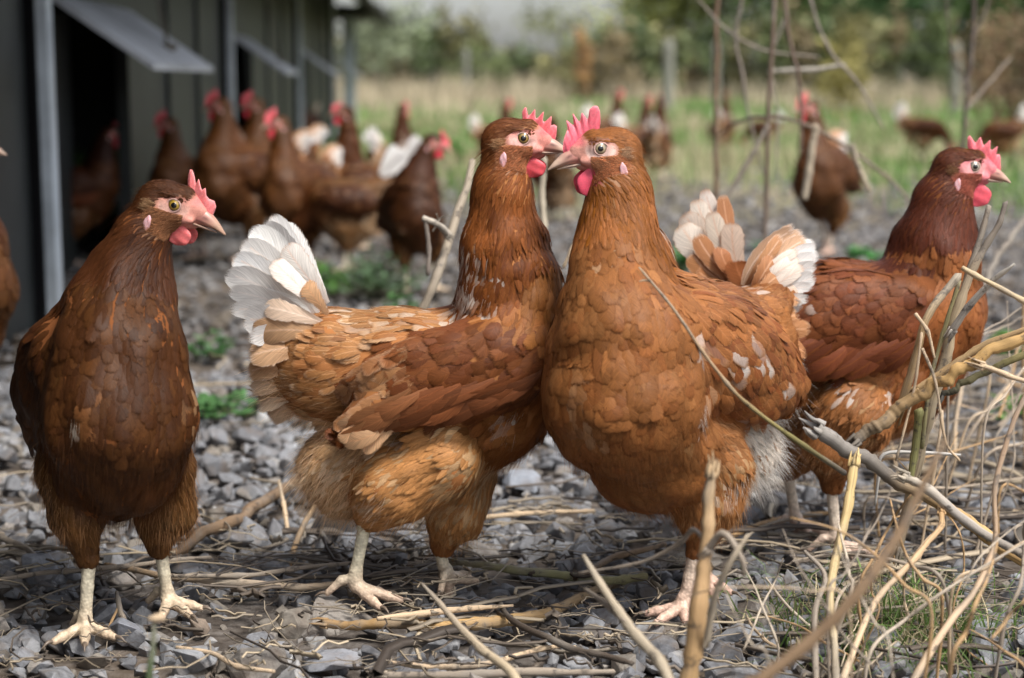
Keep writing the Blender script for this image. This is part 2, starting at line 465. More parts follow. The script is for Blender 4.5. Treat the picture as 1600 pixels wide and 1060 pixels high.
def build_gravel():
    rs = np.random.RandomState(5)
    T = stone_templates(12, 3); Tf = stone_templates(14, 4)
    V, F, C = [], [], []; off = 0
    for (n, y0, y1, med, z0, z1, tt) in [(7000, .75, 2.6, .0085, -.010, -.002, Tf), (3600, .75, 2.6, .0135, -.008, .001, T), (760, .75, 2.6, .021, -.005, .003, T),
                                         (9000, 2.6, 5.5, .014, -.009, .0, Tf), (4200, 5.5, 9.0, .019, -.010, .001, Tf)]:
        x, y = frustum_points(n, y0, y1, rs)
        size = med * np.exp(rs.normal(0, .28, n))
        z = rs.uniform(z0, z1, n)
        if y0 > 5:
            keep = rs.rand(n) < np.clip((8.8 - y) / 3, 0, 1); x, y, z, size = x[keep], y[keep], z[keep], size[keep]
        v, f, c = scatter_stones(tt, np.stack([x, y, z], 1), size, rs)
        if y0 > 2: c = c * np.array([.80, .77, .73])  # farther stones browner, and darker with the shed's shade put into the tint
        V.append(v); F.append(f + off); C.append(c); off += len(v)
    C = [c * np.array([.84, .85, .87]) for c in C]
    o = mesh_obj('gravel', np.concatenate(V), np.concatenate(F), M_STONE, None, False, attrs={'Col': np.concatenate(C)})
    tag(o, 'grey crushed stone covering the ground under the hens', 'gravel', kind='stuff')
    # a few stones big or odd enough to be picked out
    for (px, py, s, sq, col, lab) in [
        (1165, 1012, .030, (1, .85, .8), (.25, .26, .28), 'large angular grey stone at the bottom, right of the upright stalk'),
        (312, 985, .016, (1.1, .8, .9), (.24, .19, .15), 'rounded brown stone beside the foot of the left hen'),
        (1222, 940, .010, (1.3, .8, .5), (.72, .70, .66), 'small white stone chip on the gravel, the only white one'),
        (815, 765, .036, (1.2, .9, .75), (.26, .28, .32), 'blue grey rock behind the two middle hens'),
        (300, 1045, .030, (1.3, .9, .6), (.27, .28, .30), 'broad flat grey stone at the bottom edge by the thin green stem'),
        (195, 1000, .024, (1.1, .9, .8), (.20, .21, .24), 'dark grey stone between the feet of the left hen'),
        (510, 1045, .028, (1.3, .9, .6), (.26, .27, .30), 'smooth grey stone at the bottom edge below the tan backed hen'),
        (60, 905, .028, (.8, .8, 1.2), (.27, .28, .31), 'pale grey stone standing on edge at the far left'),
        (1240, 985, .020, (1.3, .9, .7), (.22, .22, .24), 'wedge shaped grey stone in front of the grass tuft')]:
        p = GP(px, py)
        Vt, Ft = T[RN.randint(len(T))]
        Rm = rand_rots(1, RN, .2)[0]
        v = (Vt * np.array(sq) * s) @ Rm.T
        v[:, 2] += .25 * s
        o = mesh_obj('stone', v, Ft, M_STONE, None, False, attrs={'Col': np.tile(np.array(col), (len(v), 1))})
        o.location = Vector(p); tag(o, lab, 'stone', 'bigger stones lying in the gravel')
build_gravel()

# ------------------------------------------------------------------ grass
def grass_mat():
    m, nt, bs = new_mat('grass_blades')
    col = attr_n(nt, 'Col'); nt.links.new(col.outputs['Color'], bs.inputs['Base Color'])
    bs.inputs['Roughness'].default_value = 0.6; bs.inputs['Specular IOR Level'].default_value = 0.3
    out = [n for n in nt.nodes if n.type == 'OUTPUT_MATERIAL'][0]
    tr = N(nt, 'ShaderNodeBsdfTranslucent'); nt.links.new(col.outputs['Color'], tr.inputs[0])
    mx = N(nt, 'ShaderNodeMixShader'); mx.inputs[0].default_value = 0.3
    nt.links.new(bs.outputs[0], mx.inputs[1]); nt.links.new(tr.outputs[0], mx.inputs[2]); nt.links.new(mx.outputs[0], out.inputs[0])
    return m
M_GRASS = grass_mat()
def blades(x, y, h, w, col, rs, lean=.35, z=0.0):
    n = len(x); a = rs.uniform(0, 2 * math.pi, n); s = np.stack([np.cos(a), np.sin(a), np.zeros(n)], 1)
    d = rs.normal(0, lean, (n, 3)); d[:, 2] = 0
    B = np.stack([x, y, np.full(n, -.01) + z], 1); h = h[:, None]; w = w[:, None]
    M = B + np.array([0, 0, 1.0]) * h * .55 + d * h * .3; Tp = B + np.array([0, 0, 1.0]) * h * (1 - np.abs(d).sum(1, keepdims=True) * .25) + d * h
    V = np.stack([B - s * w, B + s * w, M + s * w * .8, M - s * w * .8, Tp], 1).reshape(-1, 3)
    i = np.arange(n)[:, None] * 5
    return V, i + [0, 1, 2, 3], i + [3, 2, 4], np.repeat(col, 5, 0)
def build_grass():
    rs = np.random.RandomState(9)
    def field(name, n, y0, y1, hf, wf, colf, lab, keepf=None, lean=.35, margin=1.5):
        x, y = frustum_points(n, y0, y1, rs, margin=margin)
        if keepf is not None:
            k = keepf(x, y); x, y = x[k], y[k]
        V, F4, F3, C = blades(x, y, hf(x, y), wf(x, y), colf(x, y), rs, lean)
        o = mesh_obj(name, V, [F4, F3], M_GRASS, None, False, attrs={'Col': C}); tag(o, lab, 'grass', kind='stuff')
    nz = lambda x, y, s, o: np.array([mnoise.noise(Vector((a * s, b * s * .7, o))) for a, b in zip(x, y)])
    def gcol(x, y):
        k = np.clip(nz(x, y, .55, 3.3) * 2.4 + .72 + (x > 0) * .15 - (x < -1.5) * .2, 0, 1)[:, None]
        g = np.array([.15, .27, .075]); t = np.array([.40, .36, .23])
        return (g * k + t * (1 - k)) * np.exp(rs.normal(0, .2, (len(x), 1)))
    field('grass', 52000, 4.4, 34, lambda x, y: rs.uniform(.06, .20, len(x)), lambda x, y: .0022 + .0005 * y, gcol, 'short green and straw coloured grass of the field behind the hens',
          lambda x, y: rs.rand(len(x)) < np.clip((y - 5.6 + 3.2 * nz(x, y, .9, 1.0)) / 3.0, 0, 1))
    def tcol(x, y): return np.array([.46, .40, .29]) * np.exp(rs.normal(0, .22, (len(x), 1))) * np.array([1, .97, .95])
    field('dry_grass', 20000, 9, 40, lambda x, y: rs.uniform(.15, .72, len(x)) * np.clip((y - 10) / 14, .4, 1), lambda x, y: .003 + .0004 * y, tcol, 'tall pale dry grass standing in front of the hedge',
          lambda x, y: (nz(x, y, .35, 8.0) + (x < 1) * .25 + (y > 28) * .15) > .16, .25)
    # tuft at the lower right, near the stalks
    P = GP(1395, 985); n = 900
    x = P[0] + rs.normal(0, .055, n); y = P[1] + rs.normal(0, .05, n)
    k = rs.rand(n, 1) < .62
    C = np.where(k, np.array([.12, .20, .05]), np.array([.45, .38, .24])) * np.exp(rs.normal(0, .25, (n, 1)))
    V, F4, F3, C = blades(x, y, rs.uniform(.02, .07, n), rs.uniform(.0005, .0011, n), C, rs, .7)
    o = mesh_obj('grass', V, [F4, F3], M_GRASS, None, False, attrs={'Col': C}); tag(o, 'thin green grass tuft growing under the dry stalks at the lower right', 'grass', kind='stuff')
build_grass()
# ------------------------------------------------------------------ the poultry house along the left side
def painted_metal(name, col, rough=0.5, scale=8):
    m, nt, bs = new_mat(name)
    tc = N(nt, 'ShaderNodeTexCoord')
    a = noise_n(nt, scale, 6, 0.65, tc.outputs['Object']).outputs[0]
    c = mix_n(nt, 1.0, col, ramp_n(nt, a, [(0.3, 0.72), (0.7, 1.18)]), 'MULTIPLY')
    mp = N(nt, 'ShaderNodeMapping'); mp.inputs['Scale'].default_value = (9, 9, .8); nt.links.new(tc.outputs['Object'], mp.inputs[0])
    st = noise_n(nt, 1.0, 5, 0.7, mp.outputs[0]).outputs[0]
    c = mix_n(nt, 1.0, c, ramp_n(nt, st, [(0.35, .72), (0.65, 1.15)]), 'MULTIPLY')
    nt.links.new(c, bs.inputs['Base Color']); bs.inputs['Roughness'].default_value = rough
    bs.inputs['Specular IOR Level'].default_value = 0.4
    bump_n(nt, bs, a, 0.2, 0.002)
    return m
M_PANEL = painted_metal('grey_panel', (.023, .027, .028)); M_POST = painted_metal('galvanised_post', (.50, .56, .62), .45)
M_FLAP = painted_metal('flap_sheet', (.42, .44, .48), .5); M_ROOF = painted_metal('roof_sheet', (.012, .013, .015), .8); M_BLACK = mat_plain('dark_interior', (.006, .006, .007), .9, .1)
M_ROPE = mat_plain('rope', (.12, .11, .09), .8, .2)
COOP_A, COOP_B = -.736, -.045
def wall_x(y): return COOP_A + COOP_B * y
def build_coop():
    root = empty('poultry_house', (wall_x(7), 7, 0))
    ang = math.atan(-COOP_B)                       # the wall runs slightly to the left as it recedes
    ca, sa = math.cos(ang), math.sin(ang)
    along = np.array([-sa, ca, 0]); out = np.array([ca, sa, 0])
    Rm = np.stack([out, along, [0, 0, 1]], 1)
    O = np.array([wall_x(7), 7, 0])
    def W(y, o, z): return np.array([wall_x(y), y, 0]) + out * o + [0, 0, z] - O
    def slab(mb, y0, y1, o0, o1, z0, z1):
        c = W((y0 + y1) / 2, (o0 + o1) / 2, (z0 + z1) / 2)
        add_box(mb, c, (abs(o1 - o0), abs(y1 - y0) / ca, z1 - z0), Rm)
    posts = [3.14, 6.0, 9.1, 12.2]
    # wall: panels between posts with a pop hole in each bay, and a dark room behind
    mb = MB()
    bays = [(-1.2, 3.10, None), (3.16, 5.98, (3.25, 4.16)), (6.02, 9.08, (6.15, 7.0)), (9.12, 12.18, (9.25, 10.1))]
    for (a, b, hole) in bays:
        if hole is None: slab(mb, a, b, -.03, 0, 0.0, 1.5); continue
        slab(mb, a, hole[0], -.03, 0, 0, 1.5)
        slab(mb, hole[1], b, -.03, 0, 0, 1.5)
        slab(mb, hole[0], hole[1], -.03, 0, .60, 1.5)
        slab(mb, hole[0], hole[1], -.03, 0, -.02, .02)
    slab(mb, 12.18, 13.0, -.03, 0, .58, 1.5)
    mb.build('wall', M_PANEL, root, False)
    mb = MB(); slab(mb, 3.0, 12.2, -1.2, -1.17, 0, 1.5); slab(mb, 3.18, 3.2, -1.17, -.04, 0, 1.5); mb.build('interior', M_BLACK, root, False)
    mb = MB(); slab(mb, 3.50, 4.12, -.15, -.13, .0, .60); mb.build('baffle', M_PANEL, root, False)
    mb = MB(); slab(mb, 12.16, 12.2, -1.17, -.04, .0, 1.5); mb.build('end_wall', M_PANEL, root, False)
    for y in posts:
        mb = MB(); slab(mb, y - .024, y + .024,   .003, .040, -.02, 1.48); mb.build('post', M_POST, root, False)
        mb = MB(); slab(mb, y - .04, y - .024, .002, .02, -.02, 1.48); mb.build('trim', M_BLACK, root, False)
    mb = MB(); slab(mb, 13.0, 13.09, .05, .14, -.02, .95); mb.build('post', M_POST, root, False)
    # ribs of the sheet cladding
    for y in (4.75, 5.35, 7.6, 8.3, 10.7, 11.4):
        mb = MB(); slab(mb, y - .02, y + .02, .002, .012, 0.02, 1.45); mb.build('cladding_rib', M_PANEL, root, False)
    # eave
    mb = MB()
    n = 9
    prof = [(-1.25, 1.50), (.0, 1.16), (.20, .98), (.40, .83), (.42, .85), (.22, 1.04), (.02, 1.22), (-1.25, 1.56)]
    V = []
    for y in (-1.2, 13.6):
        for (o, z) in prof: V.append(W(y, o, z))
    k = len(prof); F = [[i, (i + 1) % k, k + (i + 1) % k, k + i] for i in range(k)]
    mb.add(V, F)
    mb.add(V[:k] if False else np.array(V[:k]), [[0, 1, 6, 7], [1, 2, 5, 6], [2, 3, 4, 5]])
    mb.add(np.array(V[k:]), [[7, 6, 1, 0], [6, 5, 2, 1], [5, 4, 3, 2]])
    mb.build('roof', M_ROOF, root, False)
    mb = MB(); slab(mb, 12.3, 13.5, -1.1, .36, .90, .97); mb.build('roof_end', M_ROOF, root, False)
    # flaps hinged over the pop holes, held out by a cord
    for (a, b, first) in [(3.26, 4.15, True), (6.16, 6.72, False), (9.2, 9.8, False), (12.35, 12.9, False)]:
        mb = MB()
        o1, z1 = .205, .465; z0 = .60
        v = [W(a, .01, z0), W(b, .01, z0), W(b, o1, z1), W(a, o1, z1)]
        th = np.array([0, 0, .012])
        v = [x - th * 0 for x in v] + [x + th for x in v]
        mb.add(np.array(v), [[0, 1, 2, 3], [7, 6, 5, 4], [0, 3, 7, 4], [1, 5, 6, 2], [3, 2, 6, 7], [0, 4, 5, 1]])
        f = mb.build('flap', M_FLAP, root, False)
        m2 = MB(); add_tube(m2, [W((a + b) / 2 + .1, .15, .515), W((a + b) / 2 + .1, .10, .8), W((a + b) / 2 + .1, .04, 1.1)], [.004, .004], 6)
        m2.build('cord', M_ROPE, f)
        m3 = MB(); add_sphere(m3, W((a + b) / 2 + .1, .15, .518), (.022, .022, .010), 12, 8); m3.build('cord_knot', M_ROPE, f)
    tag(root, 'long grey metal poultry house with sloping flaps over its doorways', 'poultry house')
build_coop()
# ------------------------------------------------------------------ hedge, trees, fence
def leaf_mat():
    m, nt, bs = new_mat('leaves')
    col = attr_n(nt, 'Col'); nt.links.new(col.outputs['Color'], bs.inputs['Base Color'])
    bs.inputs['Roughness'].default_value = 0.55; bs.inputs['Specular IOR Level'].default_value = 0.3
    out = [n for n in nt.nodes if n.type == 'OUTPUT_MATERIAL'][0]
    tr = N(nt, 'ShaderNodeBsdfTranslucent'); nt.links.new(col.outputs['Color'], tr.inputs[0])
    mx = N(nt, 'ShaderNodeMixShader'); mx.inputs[0].default_value = 0.3
    nt.links.new(bs.outputs[0], mx.inputs[1]); nt.links.new(tr.outputs[0], mx.inputs[2]); nt.links.new(mx.outputs[0], out.inputs[0])
    return m
M_LEAF = leaf_mat(); M_BARK = painted_metal('bark', (.11, .085, .065), .9, 14)
def leaf_cards(P, size, col, rs, squash=1.0):
    n = len(P); a = norm(rs.normal(size=(n, 3))); b = norm(np.cross(a, rs.normal(size=(n, 3)))); s = (size * np.exp(rs.normal(0, .25, n)))[:, None]
    V = np.stack([P - a * s, P + b * s * .5 - a * s * .1, P + a * s, P - b * s * .5 - a * s * .1], 1).reshape(-1, 3)
    i = np.arange(n)[:, None] * 4
    return V, i + [0, 1, 2, 3], np.repeat(col, 4, 0)
def crown_points(c, r, n, rs, nb=14):
    """leaf positions in uneven clumps through an ellipsoid volume"""
    cc = norm(rs.normal(size=(nb, 3))) * rs.uniform(.25, .95, (nb, 1))
    k = rs.randint(0, nb, n); p = cc[k] + rs.normal(0, .22, (n, 3))
    return np.asarray(c) + p * np.asarray(r), k
def tree(name, x, y, h, r, col, n, label, group, seed, trunk=.06, low=.3, leaf=.07):
    rs = np.random.RandomState(seed)
    root = empty(name, (x, y, 0))
    mb = MB(); top = h * .75
    add_tube(mb, [(0, 0, -.05), (rs.normal(0, .05), 0, top * .5), (rs.normal(0, .15), rs.normal(0, .1), top)], [trunk, trunk * .7, trunk * .25], 8, 10)
    for i in range(6):
        a = rs.uniform(0, 6.28); z = top * rs.uniform(.35, .9)
        add_tube(mb, [(0, 0, z), (math.cos(a) * r * .4, math.sin(a) * r * .4, z + r * .3), (math.cos(a) * r * .8, math.sin(a) * r * .8, z + r * .45)], [trunk * .4, trunk * .1], 5, 6)
    mb.build('trunk', M_BARK, root)
    zc = (h + low) / 2
    P, k = crown_points((0, 0, zc), (r, r * .8, (h - low) / 2), n, rs, 18)
    P = P[P[:, 2] > .02]; k = k[:len(P)]
    tint = np.exp(rs.normal(0, .28, (18, 1)))[k % 18] * np.exp(rs.normal(0, .2, (len(P), 1)))
    V, F, C = leaf_cards(P, leaf, np.asarray(col) * tint, rs)
    mesh_obj('crown', V, F, M_LEAF, root, False, attrs={'Col': C})
    tag(root, label, 'tree' if 'tree' in name else 'shrub', group)
def build_far():
    rs = np.random.RandomState(21)
    # the hedge: one band
    VV, FF, CC = [], [], []; off = 0
    for i in range(70):
        x = -16 + i * .48 + rs.normal(0, .15); y = 34 + rs.normal(0, .5)
        hh = 1.36 + .26 * math.sin(i * .7) + rs.normal(0, .12) + (.5 if x > 4 else 0)
        col = [np.array([.15, .18, .08]), np.array([.22, .21, .10]), np.array([.12, .16, .07]), np.array([.26, .21, .12])][(i * 7) % 4]
        P, k = crown_points((x, y, hh * .5), (.55, .6, hh * .52), 750, rs, 10)
        P = P[P[:, 2] > 0]
        V, F, C = leaf_cards(P, .085, col * np.exp(rs.normal(0, .3, (len(P), 1))) * np.exp(rs.normal(0, .12)), rs)
        VV.append(V); FF.append(F + off); CC.append(C); off += len(V)
    o = mesh_obj('hedge', np.concatenate(VV), np.concatenate(FF), M_LEAF, None, False, attrs={'Col': np.concatenate(CC)})
    tag(o, 'long dark hedge closing off the field at the back', 'hedge', kind='stuff')
    def atp(px, Y): return PX(px, 125, Y)[0]
    spec = [  # px, Y, height, radius, colour, label
        (590, 30, 2.2, .8, (.20, .23, .15), 'grey green bush just past the end of the poultry house roof', 'shrub', 1000, .3),
        (690, 40, 1.9, 1.1, (.17, .20, .11), 'low rounded shrub rising above the hedge under the pale sky', 'shrub', 900, .5),
        (880, 44, 2.7, 1.3, (.22, .24, .10), 'thin yellow green tree standing against the sky above the two heads', 'tree', 500, 1.2),
        (1030, 38, 4.4, 1.7, (.27, .28, .08), 'yellow green tree behind the pale fence post', 'tree', 4000, .9),
        (1120, 37, 4.6, 1.9, (.19, .215, .065), 'olive tree behind the bare upright sapling', 'tree', 6500, .6),
        (1250, 36, 4.8, 1.9, (.12, .185, .065), 'mid green tree above the pink combed hen on the right', 'tree', 6500, .3),
        (1370, 36, 4.6, 2.0, (.07, .14, .055), 'darkest green tree in the row along the hedge', 'tree', 8500, .1),
        (1490, 36, 4.8, 1.9, (.13, .23, .06), 'bright green tree behind the dark upright stem', 'tree', 7500, .2),
        (1610, 35, 4.8, 1.9, (.12, .18, .065), 'green tree cut off by the right edge', 'tree', 6500, .2)]
    for i, (px, Y, h, r, col, lab, kind, n, low) in enumerate(spec):
        tree(kind, atp(px, Y), Y, h, r, col, n, lab, 'trees behind the hedge' if kind == 'tree' else None, 40 + i, low=low, leaf=.075)
    # bronze bush nearer on the right, pale orange stem bush in the middle
    tree('shrub', atp(1590, 9), 9.0, .78, .30, (.22, .15, .09), 1500, 'brown withered bush at the right edge of the field', None, 71, .012, .15, .02)
    tree('shrub', atp(912, 26), 26.0, 1.2, .16, (.36, .22, .10), 500, 'narrow orange brown sapling in front of the hedge', None, 72, .03, .1, .05)
    tree('shrub', atp(1310, 15), 15.0, .95, .26, (.30, .27, .10), 700, 'yellowing weed bush behind the arching bramble', None, 73, .015, .1, .035)
    # fence
    mp = painted_metal('weathered_wood', (.20, .20, .17), .85, 20)
    for (px, Y, w, h, lab) in [(1044, 22, .15, .93, 'pale weathered fence post right of the two heads'), (1118, 24, .11, .95, 'grey fence post almost hidden by the bare sapling'),
                               (1493, 20, .12, .86, 'pale fence post right of the dark upright stem'), (728, 27, .11, .9, 'thin grey fence post in front of the low shrub')]:
        x = atp(px, Y); mb = MB()
        add_tube(mb, [(0, 0, -.1), (.005, 0, h * .5), (0, 0, h)], [w * .5, w * .48, w * .46], 12, 8)
        o = mb.build('fence_post', mp, None); o.location = (x, Y, 0)
        tag(o, lab, 'fence post', 'posts of the field fence')
    M_WIRE = mat_plain('wire', (.25, .25, .24), .5, .5, 0, .6)
    x0, y0, x1, y1 = atp(728, 27), 27, atp(1493, 20), 20
    mb = MB()
    for z in (.35, .6, .82): add_tube(mb, [(-9, 30.5, z), (x0, y0 + .1, z), (x1, y1 + .1, z), (9.5, 17.2, z)], [.004, .004], 5, 30)
    o = mb.build('fence_wire', M_WIRE); tag(o, 'thin wires strung along the field fence posts', 'wire fence')
build_far()
# ------------------------------------------------------------------ smooth solid built from blended cones and ellipsoids
class Cone:
    def __init__(s, zone, a, ra, b, rb, k=0.02, flow=None):
        s.zone, s.a, s.b, s.ra, s.rb, s.k = zone, np.asarray(a, float), np.asarray(b, float), ra, rb, k
        s.flow = norm(s.b - s.a if flow is None else flow)
        m = max(ra, rb)
        s.lo = np.minimum(s.a - ra, s.b - rb); s.hi = np.maximum(s.a + ra, s.b + rb)
    def d(s, p):
        ba = s.b - s.a; pa = p - s.a
        h = np.clip((pa @ ba) / (ba @ ba + 1e-12), 0, 1)
        q = pa - h[..., None] * ba
        return np.sqrt((q * q).sum(-1)) - (s.ra + (s.rb - s.ra) * h)
class Ell:
    def __init__(s, zone, c, r, M=None, k=0.01, flow=(0, 0, -1)):
        s.zone, s.c, s.r, s.k = zone, np.asarray(c, float), np.asarray(r, float), k
        s.M = np.eye(3) if M is None else np.asarray(M, float)      # columns: local axes
        s.flow = norm(flow)
        e = np.sqrt(((s.M * s.r) ** 2).sum(1))
        s.lo, s.hi = s.c - e, s.c + e
    def d(s, p):
        q = (p - s.c) @ s.M
        k0 = np.sqrt(((q / s.r) ** 2).sum(-1)); k1 = np.sqrt(((q / (s.r ** 2)) ** 2).sum(-1))
        return np.where(k1 < 1e-9, -s.r.min(), k0 * (k0 - 1.0) / (k1 + 1e-12))
class Solid:
    def __init__(s, prims, amp=0.0, calm=None, seed=0):
        s.p = prims; s.amp = amp; s.calm = calm
        rs = np.random.RandomState(seed + 900)
        s.k = norm(rs.normal(size=(7, 3))) * (2 * math.pi / rs.uniform(.022, .060, (7, 1))); s.ph = rs.uniform(0, 6.28, 7)
    def ruffle(s, x):
        f = np.sin(x @ s.k.T + s.ph).sum(-1) / 2.6
        if s.calm is not None:
            f = f * np.clip((np.linalg.norm(x - s.calm, axis=-1) - .035) / .05, 0, 1)
        return f
    def d(s, x):
        D = None
        for q in s.p:
            e = q.d(x)
            if D is None: D = e
            else:
                h = np.maximum(q.k - np.abs(D - e), 0) / q.k
                D = np.minimum(D, e) - h * h * q.k * 0.25
        if s.amp: D = D - s.amp * s.ruffle(x)
        return D
    def grad(s, x, e=0.0006):
        K = np.array([[1, -1, -1], [-1, -1, 1], [-1, 1, -1], [1, 1, 1]], float)
        return norm(sum(k * s.d(x + k * e)[..., None] for k in K))
    def snap(s, x, n=2):
        g = None
        for _ in range(n):
            g = s.grad(x); x = x - g * s.d(x)[..., None]
        return x, g
    def weights(s, x, t=0.005):
        E = np.stack([q.d(x) for q in s.p], -1)
        E = E - E.min(-1, keepdims=True)
        W = np.exp(-E / t)
        return W / W.sum(-1, keepdims=True)
    def nets(s, lo, hi, step):
        ax = [np.arange(lo[i], hi[i] + step, step) for i in range(3)]
        nx, ny, nz = map(len, ax)
        D = np.full((nx, ny, nz), 1.0)
        for q in s.p:
            m = q.k + 2 * step
            sl = [slice(max(0, int((q.lo[i] - m - lo[i]) / step)), min((nx, ny, nz)[i], int((q.hi[i] + m - lo[i]) / step) + 2)) for i in range(3)]
            if any(a.start >= a.stop for a in sl): continue
            G = np.stack(np.meshgrid(ax[0][sl[0]], ax[1][sl[1]], ax[2][sl[2]], indexing='ij'), -1)
            e = q.d(G); d0 = D[sl[0], sl[1], sl[2]]
            h = np.maximum(q.k - np.abs(d0 - e), 0) / q.k
            D[sl[0], sl[1], sl[2]] = np.minimum(d0, e) - h * h * q.k * 0.25
        S = D < 0
        cnt = sum(S[a:nx - 1 + a, b:ny - 1 + b, c:nz - 1 + c].astype(np.int8) for a in (0, 1) for b in (0, 1) for c in (0, 1))
        act = (cnt > 0) & (cnt < 8)
        I = np.argwhere(act)
        idx = np.full(act.shape, -1); idx[act] = np.arange(len(I))
        acc = np.zeros((len(I), 3)); n = np.zeros(len(I))
        cs = [(a, b, c) for a in (0, 1) for b in (0, 1) for c in (0, 1)]
        for c0 in cs:
            for k in range(3):
                if c0[k]: continue
                c1 = list(c0); c1[k] = 1
                d0 = D[I[:, 0] + c0[0], I[:, 1] + c0[1], I[:, 2] + c0[2]]; d1 = D[I[:, 0] + c1[0], I[:, 1] + c1[1], I[:, 2] + c1[2]]
                m = (d0 < 0) != (d1 < 0)
                t = np.where(m, d0 / np.where(m, d0 - d1, 1), 0)
                pt = np.tile(np.array(c0, float), (len(I), 1)); pt[:, k] += t
                acc[m] += pt[m]; n[m] += 1
        V = (I + acc / n[:, None]) * step + np.asarray(lo)
        F = []
        for k in range(3):
            a, b = [(1, 2), (2, 0), (0, 1)][k]
            s0 = [slice(None)] * 3; s1 = [slice(None)] * 3
            s0[k] = slice(0, -1); s1[k] = slice(1, None)
            m = S[tuple(s0)] != S[tuple(s1)]
            E = np.argwhere(m)
            ok = (E[:, a] > 0) & (E[:, b] > 0) & (E[:, a] < act.shape[a]) & (E[:, b] < act.shape[b])
            E = E[ok]
            def cell(da, db):
                C = E.copy(); C[:, a] -= da; C[:, b] -= db
                return idx[C[:, 0], C[:, 1], C[:, 2]]
            Q = np.stack([cell(1, 1), cell(0, 1), cell(0, 0), cell(1, 0)], 1)
            flip = ~S[E[:, 0], E[:, 1], E[:, 2]]
            Q[flip] = Q[flip][:, ::-1]
            F.append(Q)
        F = np.concatenate(F); F = F[(F >= 0).all(1)]
        return V, F

def scatter(P, r, rng):
    """indices of a blue-noise subset of P with spacing r"""
    grid = {}; keep = []
    ci = np.floor(P / r).astype(int)
    Pl = P.tolist(); cl = ci.tolist(); r2 = r * r
    nb = [(a, b, c) for a in (-1, 0, 1) for b in (-1, 0, 1) for c in (-1, 0, 1)]
    for i in range(len(Pl)):
        x, y, z = Pl[i]; c = cl[i]; ok = True
        for a, b, d in nb:
            for j in grid.get((c[0] + a, c[1] + b, c[2] + d), ()):
                q = Pl[j]
                if (q[0] - x) ** 2 + (q[1] - y) ** 2 + (q[2] - z) ** 2 < r2: ok = False; break
            if not ok: break
        if ok:
            grid.setdefault(tuple(c), []).append(i); keep.append(i)
    return np.array(keep, int)

